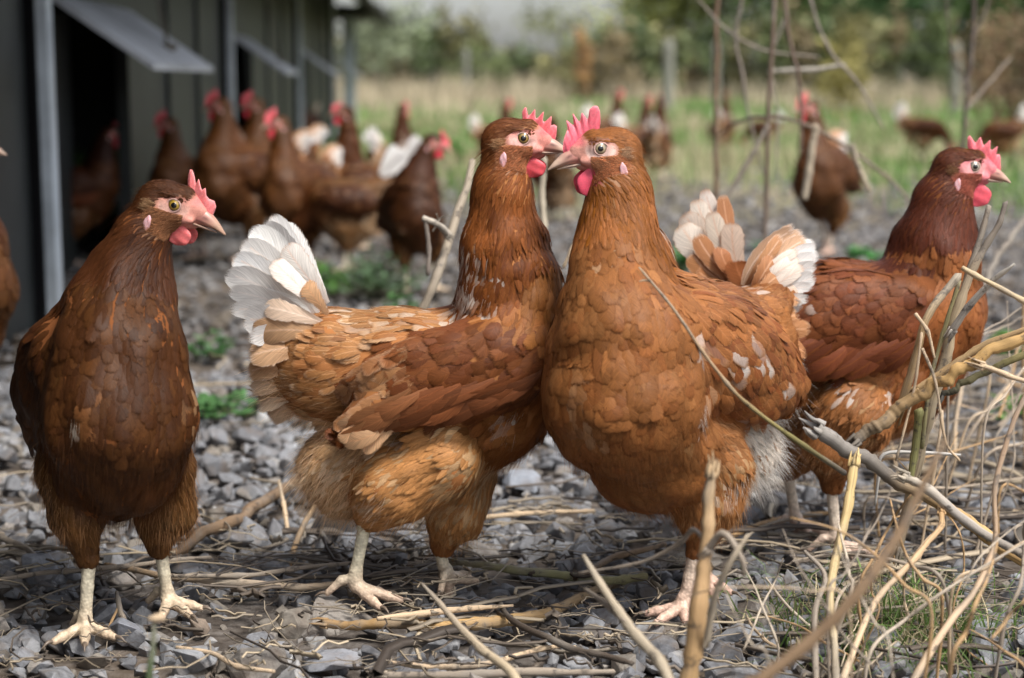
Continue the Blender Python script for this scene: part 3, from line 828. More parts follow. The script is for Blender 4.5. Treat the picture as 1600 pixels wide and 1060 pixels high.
SHAPES = {  # half-width along the feather
    'ovate': ([0, .15, .35, .55, .72, .86, .95, 1], [.30, .62, .90, 1.0, .97, .78, .50, .10]),
    'round': ([0, .15, .35, .55, .75, .88, .96, 1], [.45, .75, .92, 1.0, .98, .82, .52, .12]),
    'lance': ([0, .15, .35, .55, .72, .86, .95, 1], [.55, .85, 1.0, .95, .75, .48, .22, .02]),
    'quill': ([0, .12, .35, .60, .78, .90, .97, 1], [.20, .42, .74, .95, 1.0, .84, .48, .12]),
}
def feather_mesh(root, T, Nn, L, W, lift, cup, shape, colA, colB, par, solid=None, nu=5, nv=8, rng=None, roll=0.12, ctrl=None, curl=0.0, base=-0.0002):
    """many feathers at once -> verts, quads, uv, Col, Edge, Par"""
    n = len(root)
    if n == 0: return None
    T = norm(T - Nn * (T * Nn).sum(1, keepdims=True)) if ctrl is None else T
    L = np.asarray(L) * np.ones(n); W = np.asarray(W) * np.ones(n); lift = np.asarray(lift) * np.ones(n)
    if ctrl is None:
        C = [root]; G = [Nn]
        for v in (0.5, 1.0):
            q = root + T * (L * v)[:, None]
            if solid is not None:
                g = solid.grad(q); d = solid.d(q)
                d = np.clip(d, -0.03, 0.008)          # the feather keeps its own stiffness over hollows
                q = q - g * d[:, None]
                g = norm(g + Nn * 0.35)
            else: g = Nn
            C.append(q); G.append(g)
        C = np.stack(C, 1); G = np.stack(G, 1)
    else:
        C = ctrl; G = np.stack([Nn, Nn, Nn], 1)
    v = np.asarray(SHAPES[shape][0]); f = np.asarray(SHAPES[shape][1])
    if nv < 8:
        vv = np.array([0, .3, .6, .86, 1.0])[:nv] if nv == 5 else np.linspace(0, 1, nv)
        f = np.interp(vv, v, f); v = vv
    elif nv > 8:
        vv = 1 - (1 - np.linspace(0, 1, nv)) ** 1.3; f = np.interp(vv, v, f); v = vv
    nv = len(v)
    b0, b1, b2 = 2 * (v - .5) * (v - 1), -4 * v * (v - 1), 2 * v * (v - .5)
    S = C[:, 0, None] * b0[None, :, None] + C[:, 1, None] * b1[None, :, None] + C[:, 2, None] * b2[None, :, None]
    Nr = norm(G[:, 0, None] * (1 - v)[None, :, None] + G[:, 2, None] * v[None, :, None])
    h = base + (lift[:, None] - base) * (v[None] ** 1.15) + curl * L[:, None] * (v[None] ** 4)
    S = S + Nr * h[..., None]
    Tt = norm(np.gradient(S, axis=1))
    B = norm(np.cross(Nr, Tt)); Nr = np.cross(Tt, B)
    if roll and rng is not None:
        a = rng.normal(0, roll, n)[:, None, None]
        B, Nr = B * np.cos(a) + Nr * np.sin(a), Nr * np.cos(a) - B * np.sin(a)
    u = np.linspace(-1, 1, nu)
    w = (W[:, None] * 0.5) * f[None]
    wj = w[:, :, None] * np.ones(nu)
    if rng is not None: wj = wj * (1 + rng.normal(0, 0.05, wj.shape))
    X = S[:, :, None] + B[:, :, None] * (wj * u)[..., None] - Nr[:, :, None] * (cup * wj * (u ** 2 - 0.55))[..., None]
    # barbs reach further forward at the edge than at the shaft only near the root; rounded end
    X = X - Tt[:, :, None] * (0.10 * wj * (u ** 2) * (v[None, :, None] > .8))[..., None]
    V = X.reshape(-1, 3)
    i = np.arange(n)[:, None, None] * (nv * nu) + np.arange(nv - 1)[None, :, None] * nu + np.arange(nu - 1)[None, None]
    F = np.stack([i, i + 1, i + nu + 1, i + nu], -1).reshape(-1, 4)
    UV = np.stack([np.broadcast_to(u[None, None], (n, nv, nu)), np.broadcast_to(v[None, :, None], (n, nv, nu))], -1).reshape(-1, 2)
    def rep(c):
        c = np.asarray(c, float)
        if c.shape[1] == 3: c = np.concatenate([c, np.ones((n, 1))], 1)
        return np.repeat(c, nv * nu, axis=0)
    par = np.concatenate([np.asarray(par, float)[:, :3], np.clip(L / .028, .5, 5)[:, None]], 1)
    return V, F, UV, rep(colA), rep(colB), rep(par)
class FM:
    """collects feathers for one part"""
    def __init__(s): s.L = []; s.n = 0
    def add(s, r):
        if r is None: return
        V, F, U, A, B, P = r
        s.L.append((V, F + s.n, U, A, B, P)); s.n += len(V)
    def build(s, name, mat, parent, origin):
        if not s.L: return None
        c = [np.concatenate([x[i] for x in s.L]) for i in range(6)]
        return mesh_obj(name, c[0] - origin, c[1], mat, parent, True, attrs={'Col': c[3], 'Edge': c[4], 'Par': c[5]}, uv=c[2])

def strands(root, D0, L, w, bend, col, rng, root_dark=0.0):
    """thin tapering barbs; D0 start direction, bend = displacement of the tip"""
    n = len(root); L = L * np.ones(n)
    D0 = norm(D0)
    side = norm(np.cross(D0, rng.normal(size=(n, 3))))
    P0 = root; P1 = root + D0 * (L * .5)[:, None] + bend * 0.25; P2 = root + D0 * L[:, None] + bend
    V = np.stack([P0 - side * w, P0 + side * w, P1 - side * w * .8, P1 + side * w * .8, P2 - side * w * 0.12, P2 + side * w * 0.12], 1).reshape(-1, 3)
    i = np.arange(n)[:, None] * 6
    F = np.concatenate([i + [0, 1, 3, 2], i + [2, 3, 5, 4]])
    return V, F, np.repeat(col, 6, axis=0)

# ------------------------------------------------------------------ materials of the birds
M_FEATHER = mat_feather(); M_DOWN = mat_down()
M_SKIN = mat_skin('bird_skin', 1300, 0.3, 0.58, 0.12, var=0.3)
M_LEG = mat_skin('leg_scales', 380, 0.4, 0.5, 0.6, var=0.30, dist=0.0008)
M_COMB = mat_skin('comb_skin', 1500, 0.35, 0.45, 0.16, sss=0.3, var=0.15)
M_BEAK = mat_skin('beak_horn', 120, 0.5, 0.38, 0.1, var=0.12)
def mat_eye():
    m, nt, bs = new_mat('eye')
    col = attr_n(nt, 'Col'); nt.links.new(col.outputs['Color'], bs.inputs['Base Color'])
    bs.inputs['Roughness'].default_value = 0.08; bs.inputs['Coat Weight'].default_value = 1.0; bs.inputs['Coat Roughness'].default_value = 0.02
    return m
M_EYE = mat_eye()

# ------------------------------------------------------------------ head (millimetres: x beak-ward, y to the bird's left, z up, origin between the eyes)
def head_frame(eye, side, fwd, nose, roll=0.0, sc=1.0):
    """eye: world point of the eye on the given side (+1 left, -1 right); fwd: horizontal heading; nose: pitch in degrees (positive: beak up)"""
    f = norm(np.array([fwd[0], fwd[1], 0.0])); up = np.array([0, 0, 1.0]); left = np.cross(up, f)
    a = R(nose); f2 = f * math.cos(a) + up * math.sin(a); u2 = np.cross(f2, left)
    b = R(roll); l3 = left * math.cos(b) + u2 * math.sin(b); u3 = np.cross(f2, l3)
    M = np.stack([f2, l3, u3], 1)
    s = 0.001 * sc * 1.05
    O = np.asarray(eye, float) - M @ np.array([0, side * 13.0, 0]) * s
    return O, M, s
def head_prims(H, deep=True):
    O, M, s = H
    W = lambda x, y, z: O + M @ np.array([x, y, z]) * s
    fl = lambda x, y, z: M @ np.array([x, y, z], float)
    P = [Ell('head', W(-10.5, 0, -1.5), np.array([22, 15, 17]) * s, M, 0.008, fl(-1, 0, -.35)),
         Ell('head', W(-9, 0, -12), np.array([17, 12.5, 12]) * s, M, 0.010, fl(-1, 0, -.6)),
         Cone('head', W(4, 0, -1), 10.5 * s, W(18, 0, -4.5), 5.6 * s, 0.008, fl(-1, 0, 0)),
         Cone('head', W(6, 0, 8), 5.5 * s, W(17, 0, 0.5), 3.8 * s, 0.008, fl(-1, 0, .3)),
         Cone('head', W(4, 0, -14), 6.5 * s, W(14, 0, -12), 3.6 * s, 0.006, fl(-1, 0, -.3))]
    if deep:
        for sd in (-1, 1):
            P += [Ell('head', W(-1.5, sd * 11.5, 7.2), np.array([8.5, 3.2, 2.2]) * s, M, 0.004, fl(-1, 0, 0)),     # brow
                  Ell('head', W(0.5, sd * 11.0, 0), np.array([7.6, 2.2, 7.0]) * s, M, 0.0025, fl(-1, 0, 0)),          # lids
                  Ell('head', W(-18, sd * 13, -4.5), np.array([5, 3.6, 3.6]) * s, M, 0.003, fl(-1, sd * .5, .2)),      # ear covert
                  Ell('head', W(5, sd * 9.0, -9), np.array([11, 3.4, 3.6]) * s, M, 0.005, fl(-1, 0, 0))]               # jaw
    return P
def head_local(H, x):
    O, M, s = H
    return ((x - O) @ M) / s
def bare(q):
    x, y, z = q[..., 0], np.abs(q[..., 1]), q[..., 2]
    eye = ((x - 0.5) / 11.5) ** 2 + ((z + 2.0) / 8.8) ** 2 < 1
    front = (x > 8 + 0.5 * np.maximum(z, 0)) & ~((z > 8.5) & (x < 13))
    cheek = (x > -14) & (z < -5) & (z > -18.5) & (x > -14 - (z + 5) * 0.7)
    return ((eye | cheek) & (y > 4)) | front & (z > -30)

def comb_mesh(H, base, peaks, thick=3.2, lean=(0, 0), wave=1.2, rng=None, col=(.62, .06, .07)):
    """base: [(x,z) back, (x,z) front]; peaks: list of (s, height, forward shear) along the base"""
    O, M, s = H
    n = 150; rows = 10
    S = np.linspace(0, 1, n)
    ps = np.array([p[0] for p in peaks]); ph = np.array([p[1] for p in peaks]); px = np.array([p[2] for p in peaks])
    h = np.interp(S, ps, ph); sh = np.interp(S, ps, px)
    # round the tips a little
    for _ in range(3): h[1:-1] = h[:-2] * .25 + h[1:-1] * .5 + h[2:] * .25
    bx = base[0][0] + (base[1][0] - base[0][0]) * S; bz = base[0][1] + (base[1][1] - base[0][1]) * S + 2.2 * np.sin(S * math.pi)
    V = []
    for side in (-1, 1):
        for r in range(rows):
            t = r / (rows - 1)
            th = thick * (1 - t) ** 0.7 * 0.5 + 0.45 * (1 - t ** 8)
            env = np.minimum(1, np.minimum(S, 1 - S) * 8 + 0.15)
            y = side * th * env + lean[0] * t * h * 0.05 + wave * np.sin(S * 7 + 1) * t
            x = bx + sh * t; z = bz - 4.0 * (1 - t) ** 3 + h * (t - .06 * t * t) 
            if rng is not None: z = z + 0
            V.append(np.stack([x, y, z], 1))
    V = np.array(V).reshape(-1, 3)
    F = []
    def q(side, r, i): return side * rows * n + r * n + i
    for r in range(rows - 1):
        for i in range(n - 1):
            F.append([q(0, r, i), q(0, r, i + 1), q(0, r + 1, i + 1), q(0, r + 1, i)])
            F.append([q(1, r, i + 1), q(1, r, i), q(1, r + 1, i), q(1, r + 1, i + 1)])
    for i in range(n - 1):
        F.append([q(0, rows - 1, i), q(0, rows - 1, i + 1), q(1, rows - 1, i + 1), q(1, rows - 1, i)])
    for r in range(rows - 1):
        F.append([q(0, r, 0), q(0, r + 1, 0), q(1, r + 1, 0), q(1, r, 0)])
        F.append([q(0, r + 1, n - 1), q(0, r, n - 1), q(1, r, n - 1), q(1, r + 1, n - 1)])
    c = np.asarray(col, float)
    t = np.tile(np.repeat(np.arange(rows) / (rows - 1), n), 2)[:, None]
    g_ = (.5 + .5 * np.sin(V[:, 0:1] * 1.7 + 2 * np.sin(V[:, 2:3] * .9))) * .16 + t * .22
    C = c * (1 - g_) + np.array([.88, .42, .44]) * g_
    return O + (V @ M.T) * s, np.array(F), C

def lobe(mb, H, c, r, col, seed=0, narrow=0.35, swing=0.0):
    """hanging fleshy lobe (wattle, ear lobe), narrower at its root"""
    O, M, s = H
    m = MB(); add_sphere(m, (0, 0, 0), 1.0, 22, 16)
    v = np.concatenate(m.v); z = v[:, 2].copy()
    w = 1 - narrow * np.clip(z, 0, 1) ** 1.2
    v[:, 0] *= w; v[:, 1] *= 1 - .2 * np.clip(z, 0, 1)
    rs = np.random.RandomState(seed)
    ph = rs.rand(4) * 6
    v *= (1 + 0.06 * np.sin(v[:, 0:1] * 5 + ph[0]) * np.sin(v[:, 2:3] * 4 + ph[1])); v[:, 1] += .35 * np.sin(v[:, 0] * 3.1 + ph[3]) * (1 - v[:, 2]) * .5 + .15 * np.sin(v[:, 2] * 6 + v[:, 0] * 4)
    v = v * np.asarray(r) + np.array([swing * 1.0, 0, 0]) * (-z[:, None]) + np.asarray(c)
    C = np.tile(np.asarray(col, float), (len(v), 1)) * (1 + 0.10 * np.sin(v[:, 2:3] * 0.8 + ph[2]))
    W = O + (v @ M.T) * s
    off = mb.n
    mb.add(W, np.concatenate(m.f4), C)
    mb.f3.append(np.concatenate(m.f3) + off)

def beak_mesh(H, tipx=38.5, tipz=-13.5, gape=-1.2, col=(.50, .36, .25)):
    O, M, s = H
    mb = MB()
    n = 16; ns = 20
    def loft(cs):
        V = []; 
        for (x, z, w, hu, hd) in cs:
            a = np.linspace(0, 2 * math.pi, ns, endpoint=False)
            cz = np.where(np.sin(a) > 0, np.sin(a) * hu, np.sin(a) * hd)
            y = np.cos(a) * w
            V.append(np.stack([np.full(ns, x), y, z + cz], 1))
        V = np.array(V); m = len(cs)
        i = np.arange(m - 1)[:, None] * ns; j = np.arange(ns)[None]; j2 = (j + 1) % ns
        F = np.stack([i + j, i + j2, i + ns + j2, i + ns + j], -1).reshape(-1, 4)[:, ::-1]
        V = V.reshape(-1, 3)
        return V, F
    up = []
    for t in np.linspace(0, 1, n):
        x = 13.5 + (tipx - 13.5) * t
        top = 3.4 + (tipz + 1.2 - 3.4) * (t ** 1.8)
        bot = -11.4 + (tipz + 11.4) * (t ** 1.6) + (.7 * math.sin(t * math.pi) if t < .9 else 0)
        w = 6.0 * (1 - t ** 2.0) ** 0.8 * (1 - .15 * t) + 0.4
        mid = bot + (top - bot) * 0.36
        up.append((x, mid, w, max(top - mid, .25), max(mid - bot, .25)))
    V, F = loft(up)
    t = np.repeat(np.linspace(0, 1, n), ns)[:, None]
    base = np.array([.58, .22, .19]); c = np.asarray(col) * np.array([.88, .84, .80])
    k = np.clip(t * 1.7 - 0.25, 0, 1)
    C = base * (1 - k) + c * k
    zrel = V[:, 2:3]
    C = C * (0.92 + 0.16 * (np.sin(t * 9 + zrel * .4) * .5 + .5))
    dark = np.exp(-(((V[:, 0:1] - 23.5) / 3.0) ** 2 + ((zrel + 4.6 + (V[:, 0:1] - 23.5) * .4) / 1.3) ** 2)) * (np.abs(V[:, 1:2]) > 1.5)
    C = C * (1 - .85 * dark) + np.array([.09, .035, .03]) * .85 * dark
    lip = np.exp(-((zrel - np.repeat(np.array([u[1] for u in up]), ns)[:, None] + 1.2) / 1.0) ** 2) * .35; C = C * (1 - lip) + np.array([.22, .12, .08]) * lip
    mb.add(O + (V @ M.T) * s, F, C)
    lo = []
    for t in np.linspace(0, 1, n):
        x = 11 + (tipx - 7.0 - 11) * t
        top = -11.4 - gape + (tipz + 10.8) * (t ** 1.3)
        hgt = 2.7 * (1 - t ** 1.4) + .3
        w = 5.8 * (1 - t ** 1.5) ** 0.8 + 0.3
        lo.append((x, top, w, .5, hgt))
    V, F = loft(lo)
    C = np.tile(np.asarray(col) * .92, (len(V), 1))
    mb.add(O + (V @ M.T) * s, F, C)
    # nostril flaps
    return mb

def build_head_parts(H, parent, origin, sp, lod, rng):
    O, M, s = H
    solid = sp['_solid']
    def surf_y(x, z, sd):
        ys = np.linspace(24, 4, 81); pts = O + (np.stack([np.full(81, x), sd * ys, np.full(81, z)], 1) @ M.T) * s
        d = solid.d(pts); k = np.argmax(d < 0)
        return ys[k]
    comb = sp['comb']; cc = np.array(sp.get('comb_col', (.60, .055, .065)))
    V, F, C = comb_mesh(H, comb['base'], comb['peaks'], comb.get('thick', 3.4), comb.get('lean', (0, 0)), comb.get('wave', 1.0), rng, cc)
    mesh_obj('comb', V - origin, F, M_COMB, parent, True, attrs={'Col': C})
    mb = beak_mesh(H, *sp.get('beak', (38.5, -13.5)), col=sp.get('beak_col', (.46, .32, .22)))
    mb.v = [v - origin for v in mb.v]; mb.build('beak', M_BEAK, parent)
    for sd in (-1, 1):
        m = MB(); wz = np.array(sp.get('wattle', (9, -23, 8.5, 9.5))) * [1, 1, 1.12, 1.12]
        lobe(m, H, (wz[0] - 2.0, sd * 7.4, wz[1] - .5), (wz[2] * 1.15, 1.7, wz[3] * 1.05), cc, 3 + sd, 0.05, 1.5)
        m.v = [v - origin for v in m.v]; m.build('wattle', M_COMB, parent)
        m = MB(); lobe(m, H, (-14.5, sd * (surf_y(-14.5, -17.5, sd) + .4), -17.5), (3.0, 1.4, 7.0), sp.get('ear_col', (.62, .40, .44)), 9 + sd, .2, -1.0)
        m.v = [v - origin for v in m.v]; m.build('ear_lobe', M_COMB, parent)
        # eye
        ys_ = surf_y(0.5, 0.2, sd)
        m = MB(); add_sphere(m, (0, 0, 0), 6.9, 40, 30)
        v = np.concatenate(m.v)
        ax = norm(np.array([0.10, sd, 0.03])); ca = (v / 6.9) @ ax
        ang = np.arccos(np.clip(ca, -1, 1)) * 6.9
        iris = np.array(sp.get('iris', (.40, .30, .12))) * np.array([.72, .64, .62])
        C = np.tile(iris, (len(v), 1)) * (0.85 + 0.3 * rng.rand(len(v), 1))
        C = np.where((ang > 4.5)[:, None], np.array([.05, .035, .03]), C)
        C = np.where(((ang > 3.8) & (ang <= 4.5))[:, None], iris * .55, C)
        C = np.where((ang < 3.0)[:, None], iris * 1.25, C)
        v = v + np.array([0.5, sd * (ys_ - 5.0), 0.2])
        e = MB(); e.add(O + (v @ M.T) * s - origin, np.concatenate(m.f4), C); e.f3.append(np.concatenate(m.f3))
        eo = e.build('eye', M_EYE, parent)
        # pupil: a shallow cap standing just proud of the eyeball
        k = 24; a = np.linspace(0, 2 * math.pi, k, endpoint=False)
        t1 = norm(np.cross(ax, [0, 0, 1])); t2 = np.cross(ax, t1)
        rings = [np.array([0, 0, 0]) + ax * 7.02] + []
        pv = [ax * 7.02]
        for rr in (1.1, 2.1, 2.2):
            hh = math.sqrt(6.98 ** 2 - rr ** 2) + (0.0 if rr < 2.15 else -0.15)
            for b in a: pv.append(ax * hh + (t1 * math.cos(b) + t2 * math.sin(b)) * rr)
        pv = np.array(pv) + np.array([0.5, sd * (ys_ - 5.0), 0.2])
        tr = [[0, 1 + j, 1 + (j + 1) % k] for j in range(k)]
        qd = [[1 + r * k + j, 1 + (r + 1) * k + j, 1 + (r + 1) * k + (j + 1) % k, 1 + r * k + (j + 1) % k] for r in range(2) for j in range(k)]
        p = MB(); p.add(O + (pv @ M.T) * s - origin, qd, (.006, .006, .006)); p.f3.append(np.array(tr))
        p.build('pupil', M_EYE, eo)
        # lid ring
        m = MB(); kk = 36; rt = 10
        A, B = np.meshgrid(np.linspace(0, 2 * math.pi, kk, endpoint=False), np.linspace(0, 2 * math.pi, rt, endpoint=False), indexing='ij')
        rr = 5.0 + 0.62 * np.cos(B); x = 0.5 + rr * np.cos(A) * 1.04; z = 0.2 + rr * np.sin(A) * .94
        y = sd * (ys_ + 0.35 + 0.6 * np.sin(B) - 0.02 * (rr ** 2) * .25 - np.where(np.cos(A) > 0, 0.5 * np.cos(A), .1))
        v = np.stack([x, y, z], -1).reshape(-1, 3)
        i = np.arange(kk)[:, None]; j = np.arange(rt)[None]
        F = np.stack([i * rt + j, ((i + 1) % kk) * rt + j, ((i + 1) % kk) * rt + (j + 1) % rt, i * rt + (j + 1) % rt], -1).reshape(-1, 4)
        m.add(O + (v @ M.T) * s - origin, F, sp.get('lid_col', (.60, .38, .33)))
        m.build('eyelid', M_SKIN, eo)

def sst(a, b, x):
    t = np.clip((x - a) / (b - a), 0, 1); return t * t * (3 - 2 * t)
def head_colour(q, sp):
    x, y, z = q[:, 0], np.abs(q[:, 1]), q[:, 2]
    pink = np.array(sp.get('face', (.56, .26, .21))); pale = np.array(sp.get('face_pale', (.62, .40, .33)))
    tan = np.array(sp.get('cheek', (.34, .17, .09))) * .75; red = np.array(sp.get('comb_col', (.60, .06, .07)))
    C = np.tile(pink, (len(q), 1))
    def blend(m, c):
        nonlocal C
        m = np.clip(m, 0, 1)[:, None]; C = C * (1 - m) + np.asarray(c) * m
    r = np.sqrt(((x - .5) / 1.1) ** 2 + z ** 2)
    blend(sst(4.5, 2.5, np.abs(r - 6.8)) * sst(6, -3, z), pale)
    blend(sst(8, 15, r) * sst(8, -6, x), tan)
    blend(sst(-9, -13, z) * sst(10, 3, x), tan)
    blend(sst(9, 15, x) * sst(0.5, 5, z), red * .6 + pink * .4)
    blend(sst(-14, -17, z) * sst(0, 6, x), red * .7 + tan * .3)
    blend(sst(6.2, 7.8, z) * sst(15, 9, x), np.array(sp['under']) * .8)
    blend(sst(-13, -17, x), np.array(sp['under']))
    return C

# ------------------------------------------------------------------ foot: ankle point, heading, ground height
def foot_prims(ankle, gz, heading, s=0.001, spread=(-42, 0, 38), curl=(0, 0, 0), lift=0.0, tlen=(33, 42, 34)):
    """three front toes and one back toe; returns skin prims and claw tubes"""
    P = []; claws = []
    h = norm(np.array([heading[0], heading[1], 0.0])); l = np.array([-h[1], h[0], 0])
    J = np.array([ankle[0], ankle[1], gz + 0.012 + lift])        # ball of the foot
    P.append(Cone('leg', ankle, 5.6 * s, J, 7.2 * s, 0.004))
    for k, (sp_, L) in enumerate(zip(spread, tlen)):
        d = h * math.cos(R(sp_)) + l * math.sin(R(sp_))
        a = J + d * 3 * s + np.array([0, 0, -.002]); L *= s
        b = J + d * L * .36; b[2] = gz + .0085 + lift * .6
        c = J + d * L * .72; c[2] = gz + .0068 + lift * .2
        e = J + d * L; e[2] = gz + .005
        P += [Cone('leg', a, 5.6 * s, b, 5.0 * s, .003), Cone('leg', b, 5.0 * s, c, 4.6 * s, .0018), Cone('leg', c, 4.6 * s, e, 3.4 * s, .0018)]
        claws.append(([e - d * .001, e + d * .006 + [0, 0, .0008], e + d * .012 + [0, 0, -.003]], [2.4 * s, 1.7 * s, .4 * s]))
    d = -(h * math.cos(R(18)) + l * math.sin(R(18)))
    a = J + np.array([0, 0, .006]); b = J + d * .012 + [0, 0, .004]; c = J + d * .024; c[2] = gz + .005 + lift
    P += [Cone('leg', a, 4.8 * s, b, 4.2 * s, .003), Cone('leg', b, 4.2 * s, c, 3.2 * s, .002)]
    claws.append(([c, c + d * .006, c + d * .011 + [0, 0, -.003]], [2.2 * s, 1.5 * s, .4 * s]))
    return P, claws

# ------------------------------------------------------------------ the bird
def build_hen(name, origin, spec, lod=0, seed=0, rz=0.0):
    """spec in world coordinates around origin; lod 0 = close, 1 = far out of focus"""
    rng = np.random.RandomState(seed)
    origin = np.asarray(origin, float)
    root = empty(name, origin)
    H = spec['head']; zones = spec['zones']
    prims = list(spec['prims']) + head_prims(H, lod == 0)
    legs = []; claws = []
    for L in spec['legs']:
        hock = np.asarray(L['hock'], float); ank = np.asarray(L['ankle'], float)
        sh = [Cone('leg', hock, L.get('r', 7.2) * .00085, (hock + ank) / 2, 4.9 * .001, .002), Cone('leg', (hock + ank) / 2, 4.9 * .001, ank, 5.1 * .001, .002)]
        fp, cl = foot_prims(ank, L['gz'], L['heading'], 0.00086, L.get('spread', (-42, 0, 38)), lift=L.get('lift', 0), tlen=L.get('tlen', (33, 42, 34)))
        legs.append(sh + fp); claws += cl
    bodySDF = Solid(prims, .0016, H[0], seed); spec['_solid'] = bodySDF
    lo = np.min([q.lo for q in prims], 0) - .012; hi = np.max([q.hi for q in prims], 0) + .012
    step = 0.0045 if lod == 0 else 0.009
    V, F = bodySDF.nets(lo, hi, step)
    V, G = bodySDF.snap(V, 1)
    hl = head_local(H, V)
    # feather roots come from the coarse hull
    tri = np.concatenate([F[:, [0, 1, 2]], F[:, [0, 2, 3]]])
    e1 = V[tri[:, 1]] - V[tri[:, 0]]; e2 = V[tri[:, 2]] - V[tri[:, 0]]
    area = np.linalg.norm(np.cross(e1, e2), axis=1) * .5
    zn = list(zones)
    zi = np.array([zn.index(q.zone) if q.zone in zn else -1 for q in prims])
    def sample(n):
        t = rng.choice(len(tri), n, p=area / area.sum())
        a, b = rng.rand(2, n); m = a + b > 1; a[m], b[m] = 1 - a[m], 1 - b[m]
        return V[tri[t, 0]] + e1[t] * a[:, None] + e2[t] * b[:, None]
    tot = area.sum()
    under = np.array(spec['under']) * (.45 if lod else 1)  # far birds' undercoat darkened too, shade by the shed painted into it
    # --- body mesh: coarse hull + fine head + fine legs, one object
    mb = MB()
    fine_head = lod == 0
    hb = H[0]
    if fine_head:
        q = head_local(H, V[F].mean(1))
        inside = (q[:, 0] > -24) & (q[:, 2] > -26) & (q[:, 0] < 40)
        Fk = F[~inside]
    else: Fk = F
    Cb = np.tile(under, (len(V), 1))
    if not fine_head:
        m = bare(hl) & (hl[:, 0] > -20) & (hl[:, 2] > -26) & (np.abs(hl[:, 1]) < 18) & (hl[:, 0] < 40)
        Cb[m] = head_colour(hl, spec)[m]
    mb.add(V - origin, Fk, Cb)
    mi = [np.zeros(len(Fk), int)]
    if fine_head:
        c = H[0] + H[1] @ np.array([2, 0, -4]) * H[2]
        V2, F2 = bodySDF.nets(c - .034, c + .034, 0.0012)
        V2, _ = bodySDF.snap(V2, 1)
        q = head_local(H, V2)
        C2 = head_colour(q, spec)
        qf = q[F2].mean(1); keep = (qf[:, 0] > -26) & (qf[:, 2] > -28)
        mb.add(V2 - origin, F2[keep], C2); mi.append(np.ones(keep.sum(), int))
    for pl in legs:
        S = Solid(pl)
        lo2 = np.min([q.lo for q in pl], 0) - .004; hi2 = np.max([q.hi for q in pl], 0) + .004
        V3, F3 = S.nets(lo2, hi2, 0.0015 if lod == 0 else 0.0035)
        V3, _ = S.snap(V3, 1)
        lc = np.array(spec.get('leg_col', (.78, .72, .54))); fc = np.array(spec.get('foot_col', (.50, .32, .24)))
        t = np.clip((0.035 - (V3[:, 2:3] - pl[2].b[2] + 0.01)) / 0.035, 0, 1) * .8
        sc = 0.5 + 0.5 * np.sin(V3[:, 2:3] * 2200)                # scute rows
        C3 = (lc * (1 - t) + fc * t) * (1 - .10 * sc)
        dirt = rng.rand(len(V3), 1)
        mb.add(V3 - origin, F3, C3); mi.append(np.full(len(F3), 2))
    nq = sum(len(f) for f in mb.f4)
    mbn = len(mb.f3)
    for pts, rad in claws:
        if lod: continue
        Vc, Fc, Fc3, Uc = tube(np.array(pts) - origin, rad, 8, 7)
        mb.add(Vc, Fc, (.16, .12, .09)); mi.append(np.full(len(Fc), 3))
        mb.f3.append(Fc3 + mb.n - len(Vc))
    n3 = sum(len(f) for f in mb.f3)
    mi.append(np.full(n3, 3))
    body = mesh_obj('body', np.concatenate(mb.v), [np.concatenate(mb.f4)] + ([np.concatenate(mb.f3)] if mb.f3 else []),
                    [M_FEATHER_UNDER, M_SKIN, M_LEG, M_BEAK] if fine_head else [M_SKIN, M_SKIN, M_LEG, M_BEAK], root, True,
                    attrs={'Col': np.concatenate(mb.col)}, mat_idx=np.concatenate(mi))
    # --- feathers
    fm = {}
    patches = []
    for pt in spec.get('patches', []):
        c = np.asarray(pt[0], float)
        if lod == 0:                                  # the mark sits on the skin of the side it was drawn on
            d = norm(c - np.array([0, 0, CAM_H])); ts = np.linspace(-.25, .25, 251); q = c + ts[:, None] * d
            dd = bodySDF.d(q); k = np.argmax(dd < .001)
            if dd.min() < .001: c = q[k]
        patches.append((c,) + tuple(pt[1:]))
    def colours(p, z, n, q=None):
        pal = z['pal']; w = np.array([x[0] for x in pal], float); w /= w.sum()
        # palette choice drifts slowly over the bird so that colours come in patches
        drift = np.array([mnoise.noise(Vector(x * 26 + seed)) * .75 + mnoise.noise(Vector(x * 75 + seed)) * .45 for x in p]) * .6 + .5
        pick = np.clip(rng.rand(n) * .45 + drift * .75 - .10, 0, .999)
        ci = np.searchsorted(np.cumsum(w), pick)
        A = np.array([pal[i][1] for i in ci]); B = np.array([pal[i][2] for i in ci]); sh = np.array([pal[i][3] for i in ci], float); ew = np.array([pal[i][4] for i in ci], float)
        j = np.exp(rng.normal(0, z.get('cj', .12), (n, 1))) * np.exp((drift[:, None] - .5) * -.75) * (.35 if lod else 1.0); A = A * j; B = B * (.42 if lod else 1.0); B = B * np.exp(rng.normal(0, .10, (n, 1)))  # far flock's feather colours darkened to stand for the shed's shade
        for (c, r, ca, cb, amt, eww) in patches:
            d = np.linalg.norm(p - c, axis=1) / r
            m = (rng.rand(n) < amt * np.clip(1.6 - d * 1.25, 0, 1))
            k = rng.uniform(.1, .75, (m.sum(), 1)) * np.clip(1.5 - d[m] * .8, .3, 1)[:, None]
            A[m] = A[m] * (1 - k) + np.array(ca) * .9 * k; B[m] = B[m] * .6 + np.array(cb) * .4; ew[m] = eww + .15; sh[m] = 0
        par = np.stack([sh, ew, rng.rand(n)], 1)
        return A, B, par
    dens = 1.0 if lod == 0 else 1.9
